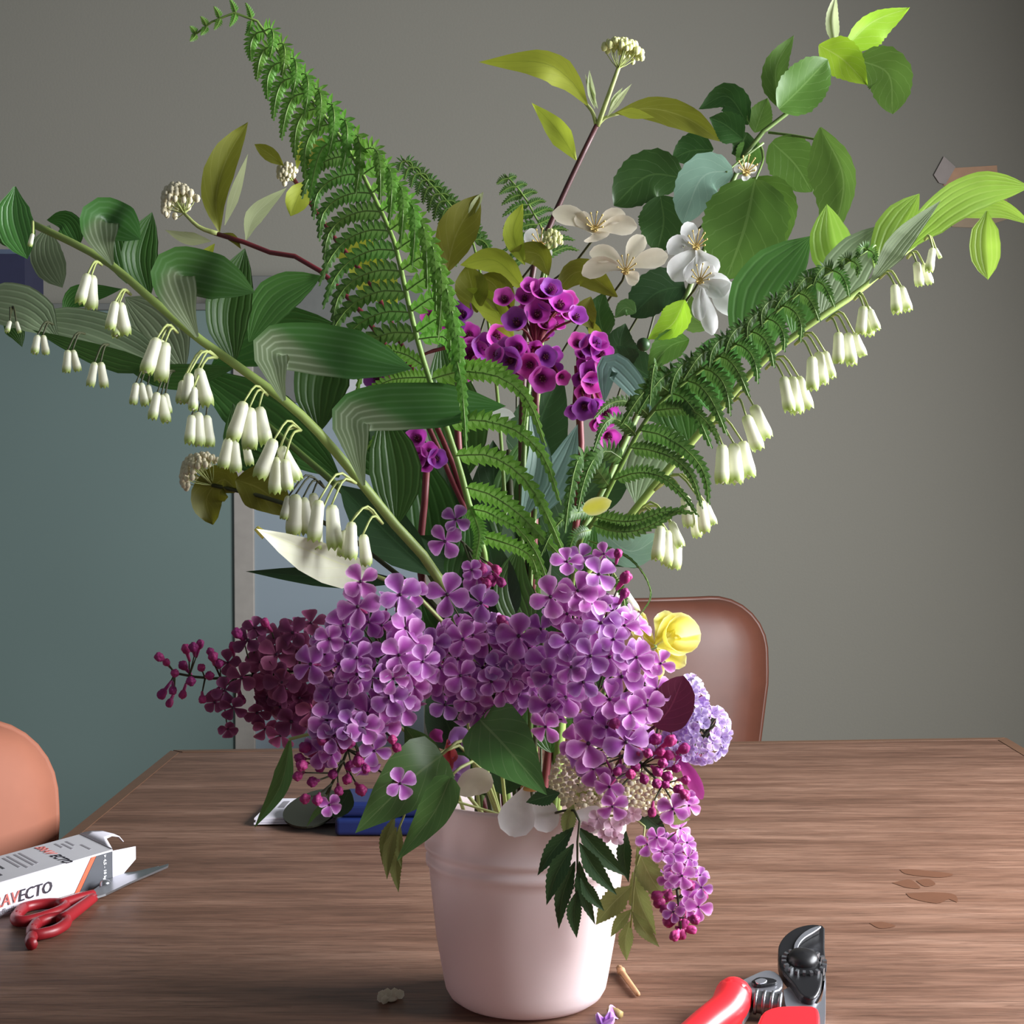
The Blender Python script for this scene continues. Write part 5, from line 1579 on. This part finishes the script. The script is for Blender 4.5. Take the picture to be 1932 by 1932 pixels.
# dark end band with orange line on the front panel
eps = -Wx * .0004
def front(u, v):            # u along box from open end, v up (0..1)
    return O + Lx * u + ZU * (HB * v) + eps * 1.2
def fquad(name, pts, mat, d=.0003, parent=body):
    mb = MB()
    mb.prism([front(*p) for p in pts], -Wx * d)
    return put(name, mb.mesh(name, False), parent, mat)
fquad('print_band', [(.0005, .02), (.036, .02), (.018, .98), (.0005, .98)], 'print_dark')
fquad('print_stripe', [(.0365, .02), (.0415, .02), (.0235, .98), (.0185, .98)], 'print_orange')
def lettering(txt, size, p, xdir, ydir, mat, parent, name='lettering', ext=.00015, shear=0, bold=0):
    cu = bpy.data.curves.new('lettering', 'FONT')
    cu.body = txt
    cu.size = size
    cu.extrude = ext
    cu.shear = shear
    cu.offset = bold
    cu.resolution_u = 2
    tmp = bpy.data.objects.new('tmp_text', cu)
    COL.objects.link(tmp)
    bpy.context.view_layer.update()
    me = bpy.data.meshes.new_from_object(tmp.evaluated_get(bpy.context.evaluated_depsgraph_get()))
    bpy.data.objects.remove(tmp, do_unlink=True)
    x = xdir.normalized()
    y = ydir.normalized()
    y = (y - x * y.dot(x)).normalized()
    z = x.cross(y)
    Mx = Matrix((x, y, z)).transposed().to_4x4()
    Mx.translation = p
    me.materials.clear()
    return put(name, me, parent, mat, Mx)
fo2 = -Wx * .0006
lettering('BRAV', .0128, front(.1295, .30) + fo2, -Lx, ZU, 'print_red', body, shear=.15)
lettering('ECTO', .0128, front(.0985, .30) + fo2, -Lx, ZU, 'print_black', body, shear=.15)
lettering('250 mg fluralaner', .0052, front(.130, .10) + fo2, -Lx, ZU, 'print_grey', body)
lettering('> 4,5 - 10 kg', .0040, front(.0105, .95) + fo2, -ZU, -Lx, 'print_white', body, bold=.00008)
tofs = ZU * .0011
tq = lambda u, w: O + ZU * HB + Lx * u + Wx * (WB_ * w) + tofs
lettering('BRAV', .0118, tq(.052, .95), -Wx, -Lx, 'print_red', topp, shear=.15)
lettering('ECTO', .0118, tq(.052, .455), -Wx, -Lx, 'print_black', topp, shear=.15)
for k, (u, w, l, mt) in enumerate([(.020, .85, .018, 'print_grey'), (.026, .80, .022, 'print_grey'), (.031, .88, .016, 'print_grey'), (.014, .55, .02, 'print_grey'), (.068, .9, .04, 'print_grey'), (.073, .9, .042, 'print_grey'), (.080, .9, .044, 'print_grey'), (.085, .88, .036, 'print_grey'), (.097, .9, .03, 'print_dark'), (.102, .88, .03, 'print_grey'), (.106, .55, .022, 'print_dark'), (.112, .9, .03, 'print_dark'), (.117, .5, .024, 'print_dark'), (.122, .9, .022, 'print_dark'), (.127, .5, .02, 'print_grey')]):
    mb = MB()
    p = tq(u, w) - ZU * .0003
    mb.prism([p, p + Lx * .0022, p + Lx * .0022 - Wx * l, p - Wx * l], ZU * .0002)
    put('print_line', mb.mesh('print_line', False), topp, mt)

# scissors
M['red_plastic'] = plain('red_plastic', lin(146, 24, 34), .4, noise=.05)
M['steel'] = plain('brushed_steel', lin(150, 152, 156), .32, metal=.9, noise=.1)
sc = thing('scissors', 'red handled scissors lying against the white carton', 'scissors', T(190, 1700))
def tubeT(mb, pts, r, z, n=24, sides=8, r1=None):
    mb.tube([T(x, y, z) for x, y in pts], r, r1 or r, n=n, sides=sides)
def loopT(name, ctr, r, z, parent, mat, tail):
    mb = MB()
    P = [T(x, y, z) for x, y in ctr]
    P = P + [P[0], P[1]]
    mb.tube(P, r, r, n=40, sides=9)
    if tail:
        tubeT(mb, tail, r * 1.25, z, 10, 9, r * .95)
    return put(name, mb.mesh(name), parent, mat)
loopT('handle', [(30, 1730), (45, 1713), (85, 1705), (120, 1706), (118, 1716), (90, 1727), (55, 1737), (34, 1738)], .0042, .0045, sc, 'red_plastic', [(112, 1709), (145, 1697), (176, 1688)])
loopT('handle', [(60, 1755), (70, 1742), (95, 1733), (120, 1731), (124, 1742), (105, 1755), (80, 1762), (64, 1764)], .0042, .0045, sc, 'red_plastic', [(118, 1737), (145, 1717), (176, 1694)])
mb = MB()
tubeT(mb, [(66, 1762), (58, 1772), (60, 1782)], .0042, .0042, 6, 8)
put('finger_hook', mb.mesh('finger_hook'), sc, 'red_plastic')
def bladeT(pts, z, th):
    mb = MB()
    mb.prism([T(x, y, z) for x, y in pts], (0, 0, th))
    return put('blade', mb.mesh('blade', False), sc, 'steel')
bladeT([(172, 1688), (205, 1669), (240, 1656), (318, 1633), (317, 1637), (245, 1668), (200, 1690), (178, 1697)], .0045, .0016)
bladeT([(172, 1686), (200, 1665), (232, 1650), (255, 1648), (300, 1637), (240, 1664), (200, 1684)], .0028, .0016)
mb = MB()
mb.lathe([(0, .0085), (.0035, .008), (.0045, .006), (.0045, .001)], T(198, 1680), 14)
put('pivot_screw', mb.mesh('pivot_screw'), sc, 'steel')

# cards
mb = MB()
cards = thing('card_stack', 'small stack of white printed cards behind the drooping lilac buds', 'cards', T(540, 1545))
c1, c2, c3, c4 = T(479, 1559), T(640, 1556), T(648, 1520), T(516, 1521)
for k in range(3):
    mb = MB()
    off = Vector((.0015 * (k % 2), .001 * k, .0015 + .002 * k))
    mb.prism([c + off for c in (c1, c2, c3, c4)], (0, 0, .0017))
    cd_ = put('card', mb.mesh('card', False), cards, 'card')
ex = (c2 - c1).normalized()
ey = (c4 - c1)
for u, v, l, wd, mt in ((.06, .35, .004, .011, 'print_dark'), (.06, .60, .004, .011, 'print_dark'), (.06, .80, .004, .008, 'print_dark'), (.22, .5, .006, .04, 'print_grey'), (.50, .5, .006, .04, 'print_grey'), (.36, .70, .003, .006, 'print_dark'), (.40, .80, .003, .006, 'print_dark'), (.66, .72, .003, .006, 'print_dark'), (.70, .82, .003, .006, 'print_dark')):
    mb = MB()
    p = c1 + ex * (u * (c2 - c1).length * .75) + ey * v + Vector((0, .002, .0073))
    q = ey.normalized()
    mb.prism([p, p + ex * l, p + ex * l + q * wd * .7, p + q * wd * .7], (0, 0, .0003))
    put('print_mark', mb.mesh('print_mark', False), cd_, mt)
# dark oval lens leaning on the cards, blue case
m_, nt_, out_n = nodes('smoky_lens')
b_n = prin(nt_, lin(46, 50, 42), .12, 0, .5)
nt_.links.new(b_n.outputs[0], out_n.inputs[0])
M['lens'] = m_
mb = MB()
Cc = T(588, 1557)
bx_, by_ = S(54, Cc.y), .040
ln = []
tilt = math.radians(32)
for k in range(32):
    a_ = 2 * math.pi * k / 32
    x, y = bx_ * math.cos(a_), by_ * math.sin(a_) * (1 + .15 * math.cos(a_))
    ln.append(Vector((Cc.x + x, Cc.y + y * math.cos(tilt), TZ + .001 + (y + by_ * 1.0) * math.sin(tilt) * .45 + .01 * (x / bx_ + 1) * .4)))
mb.prism(ln, (0, -.0006, .0018))
o = put('oval_lens', mb.mesh('oval_lens', False), None, 'lens')
tag(o, 'dark smoky oval lens leaning between the white cards and blue case', 'lens')
M['blue'] = plain('dark_blue_plastic', lin(20, 34, 84), .4, noise=.1)
bc = thing('blue_case', 'dark blue case lying behind the bucket under the heart shaped leaves', 'case', T(720, 1575))
q1, q2 = T(632, 1578), T(815, 1580)
def rbox(name, c, sx, sy, sz, bev, mat, parent, rz=0):
    mb = MB()
    mb.box((0, 0, 0), sx, sy, sz)
    o = put(name, mb.mesh(name, False), parent, mat, Matrix.Translation(c) @ Matrix.Rotation(rz, 4, 'Z'))
    b = o.modifiers.new('bevel', 'BEVEL')
    b.width = bev
    b.segments = 4
    return o
lenx = (q2 - q1).length
mid = (q1 + q2) / 2
rbox('base', Vector((mid.x, mid.y + .035, TZ + .0085)), lenx, .07, .016, .004, 'blue', bc)
rbox('lid', Vector((mid.x + .002, mid.y + .036, TZ + .0235)), lenx * .97, .066, .014, .005, 'blue', bc)

# pruners, resting on the table at lower right (slightly raised head)
M['black_steel'] = plain('black_coated_steel', lin(30, 30, 32), .35, metal=.3, noise=.15)
M['alloy'] = plain('forged_alloy', lin(190, 192, 200), .28, metal=.85, noise=.08)
M['red_grip'] = plain('red_vinyl_grip', lin(222, 40, 48), .3, noise=.04)
PS = math.tan(math.radians(15))
def TP(px, py, h=0.0):
    """point on the pruner's own tilted plane (15 deg), h above it"""
    d = ray(px, py)
    y0 = .975
    # z - TZ - .006 - h = PS*(y-y0)
    t = (TZ + .006 + h - CZ - PS * y0) / (d.z - PS * d.y)
    return CAM + d * t
PN = Vector((0, -math.sin(math.radians(15)), math.cos(math.radians(15))))
pr_ = thing('pruning_shears', 'red handled black bladed pruning shears lying open on the table', 'pruners', TP(1500, 1900))
def slab(name, pts, h, th, mat, parent, bev=.0012, sm=3):
    P = [TP(x, y, h + th) for x, y in pts]
    Q = crom(P + [P[0]], len(P) * sm)[:-1] if sm > 1 else P
    mb = MB()
    mb.prism(Q[::-1], PN * -th)
    o = put(name, mb.mesh(name, False), parent, mat)
    if bev:
        b = o.modifiers.new('bevel', 'BEVEL')
        b.width = bev
        b.segments = 3
        b.limit_method = 'ANGLE'
    return o
slab('lower_blade', [(1500, 1762), (1525, 1748), (1553, 1745), (1556, 1760), (1556, 1790), (1558, 1815), (1556, 1850), (1540, 1885), (1515, 1880), (1500, 1850), (1490, 1800)], .0, .005, 'black_steel', pr_)
slab('hook_blade', [(1468, 1800), (1470, 1782), (1482, 1764), (1503, 1750), (1530, 1744), (1548, 1746), (1530, 1756), (1510, 1770), (1500, 1790), (1499, 1805), (1485, 1812)], .005, .006, 'black_steel', pr_)
slab('cutting_edge', [(1497, 1797), (1500, 1778), (1515, 1760), (1535, 1749), (1550, 1747), (1536, 1758), (1518, 1769), (1507, 1783), (1503, 1799)], .0112, .0012, 'alloy', pr_, .0004)
slab('blade_hub', [(1468, 1802), (1490, 1795), (1520, 1797), (1548, 1810), (1552, 1835), (1548, 1865), (1535, 1883), (1512, 1878), (1495, 1855), (1478, 1835), (1470, 1820)], .005, .008, 'black_steel', pr_, .003)
mb = MB()
Rp = Matrix.Rotation(math.radians(15), 3, 'X')
mb.lathe([(0, .0055), (.0055, .005), (.0085, .0034), (.0100, .001), (.0100, -.002)], TP(1515, 1810, .013), 20, 0, Rp)
put('pivot_nut', mb.mesh('pivot_nut'), pr_, 'black_steel')
mb = MB()
for k in range(18):
    a_ = 2 * math.pi * k / 18
    c = TP(1517, 1818, .013) + Rp @ Vector((.0128 * math.cos(a_), .0128 * math.sin(a_), 0))
    mb.box(c, .0028, .0018, .005, 0, Rp @ Matrix.Rotation(a_, 3, 'Z'))
put('toothed_ring', mb.mesh('toothed_ring', False), pr_, 'steel')
slab('alloy_arm', [(1378, 1858), (1400, 1848), (1435, 1832), (1455, 1830), (1472, 1840), (1478, 1855), (1470, 1868), (1445, 1873), (1425, 1882), (1412, 1900), (1400, 1915), (1388, 1890)], .001, .009, 'alloy', pr_, .003)
slab('latch', [(1418, 1850), (1432, 1843), (1460, 1846), (1466, 1853), (1440, 1858), (1422, 1857)], .0102, .0022, 'black_steel', pr_, .0006)
slab('latch_button', [(1424, 1849), (1436, 1845), (1447, 1848), (1443, 1854), (1429, 1855)], .0125, .001, 'alloy', pr_, .0004)
slab('alloy_arm', [(1478, 1868), (1495, 1860), (1515, 1885), (1545, 1893), (1553, 1870), (1557, 1840), (1558, 1870), (1552, 1950), (1510, 1950), (1485, 1905)], .0, .008, 'alloy', pr_, .002)
mb = MB()
mb.tube([TP(1424, 1889, .008), TP(1445, 1892, .008), TP(1474, 1896, .008)], .0068, .0068, n=6, sides=14)
for k in range(4):
    a_ = TP(1424 + 15 * k, 1889 + 2.2 * k, .008)
    b_ = TP(1429 + 15 * k, 1889.8 + 2.2 * k, .008)
    mb.tube([a_, b_], .0078, .0078, n=2, sides=14)
put('spring', mb.mesh('spring'), pr_, 'steel')
def grip(pts, r0, r1):
    mb = MB()
    P = [TP(x, y, h) for x, y, h in pts]
    mb.tube(P, r0, r1, n=20, sides=14)
    mb.ball(P[0], r0, 0, 14, 8)
    return put('grip', mb.mesh('grip'), pr_, 'red_grip')
grip([(1384, 1880, .010), (1372, 1905, .010), (1335, 1935, .010), (1270, 1990, .010)], .0118, .010)
slab('grip_tab', [(1352, 1872), (1362, 1853), (1376, 1851), (1398, 1868), (1404, 1895), (1390, 1915), (1360, 1905), (1350, 1890)], .001, .013, 'red_grip', pr_, .004)
slab('grip', [(1428, 1932), (1440, 1908), (1465, 1898), (1500, 1896), (1536, 1897), (1545, 1905), (1547, 1932), (1540, 1960), (1440, 1975)], .004, .016, 'red_grip', pr_, .006)

# small debris
mb = MB()
mb.tube([T(1168, 1826, .003), T(1182, 1846, .003), T(1204, 1876, .0025)], .0022, .0016, n=6, sides=6)
mb.ball(T(1172, 1832, .004), .003, 0, 6, 4)
tag(put('twig', mb.mesh('twig'), None, plain('dry_twig', lin(176, 134, 96), .7)), 'short dry brown twig lying right of the bucket', 'twig')
mb = MB()
c = T(738, 1888)
for k in range(7):
    a_ = .6 + k * .72
    leafgeo(mb, [c + Vector((.004 * math.cos(a_), .005 * math.sin(a_), .0005)), c + Vector((.0065 * math.cos(a_), .008 * math.sin(a_), .003)), c + Vector((.006 * math.cos(a_), .0075 * math.sin(a_), .006))], .003, prof='round', n=4, m=2) if k < 6 else None
mb.ball(c + Vector((0, 0, .0012)), .0045, 0, 8, 4, (1, 1.2, .25))
tag(put('fallen_petal', mb.mesh('fallen_petal'), None, 'cream_pet'), 'tiny curled cream petal fallen on the dark side of the table', 'petal')
fp = thing('fallen_floret', 'fallen violet floret lying at the foot of the bucket', 'blossom', T(1150, 1920))
for a_, b_ in (((1140, 1922), (1165, 1905)), ((1140, 1922), (1160, 1925)), ((1140, 1922), (1125, 1928)), ((1142, 1922), (1150, 1935))):
    mb = MB()
    leafgeo(mb, [T(*a_, .002), (T(*a_, .004) + T(*b_, .006)) / 2, T(*b_, .002)], .005, prof='petal', n=6, m=2)
    put('petal', mb.mesh('petal'), fp, 'violet_pet')
mb = MB()
mb.tube([T(1150, 1905, .003), T(1160, 1909, .003), T(1170, 1916, .002)], .0025, .003, n=4)
put('calyx', mb.mesh('calyx'), fp, plain('dry_calyx', lin(150, 130, 80), .6))
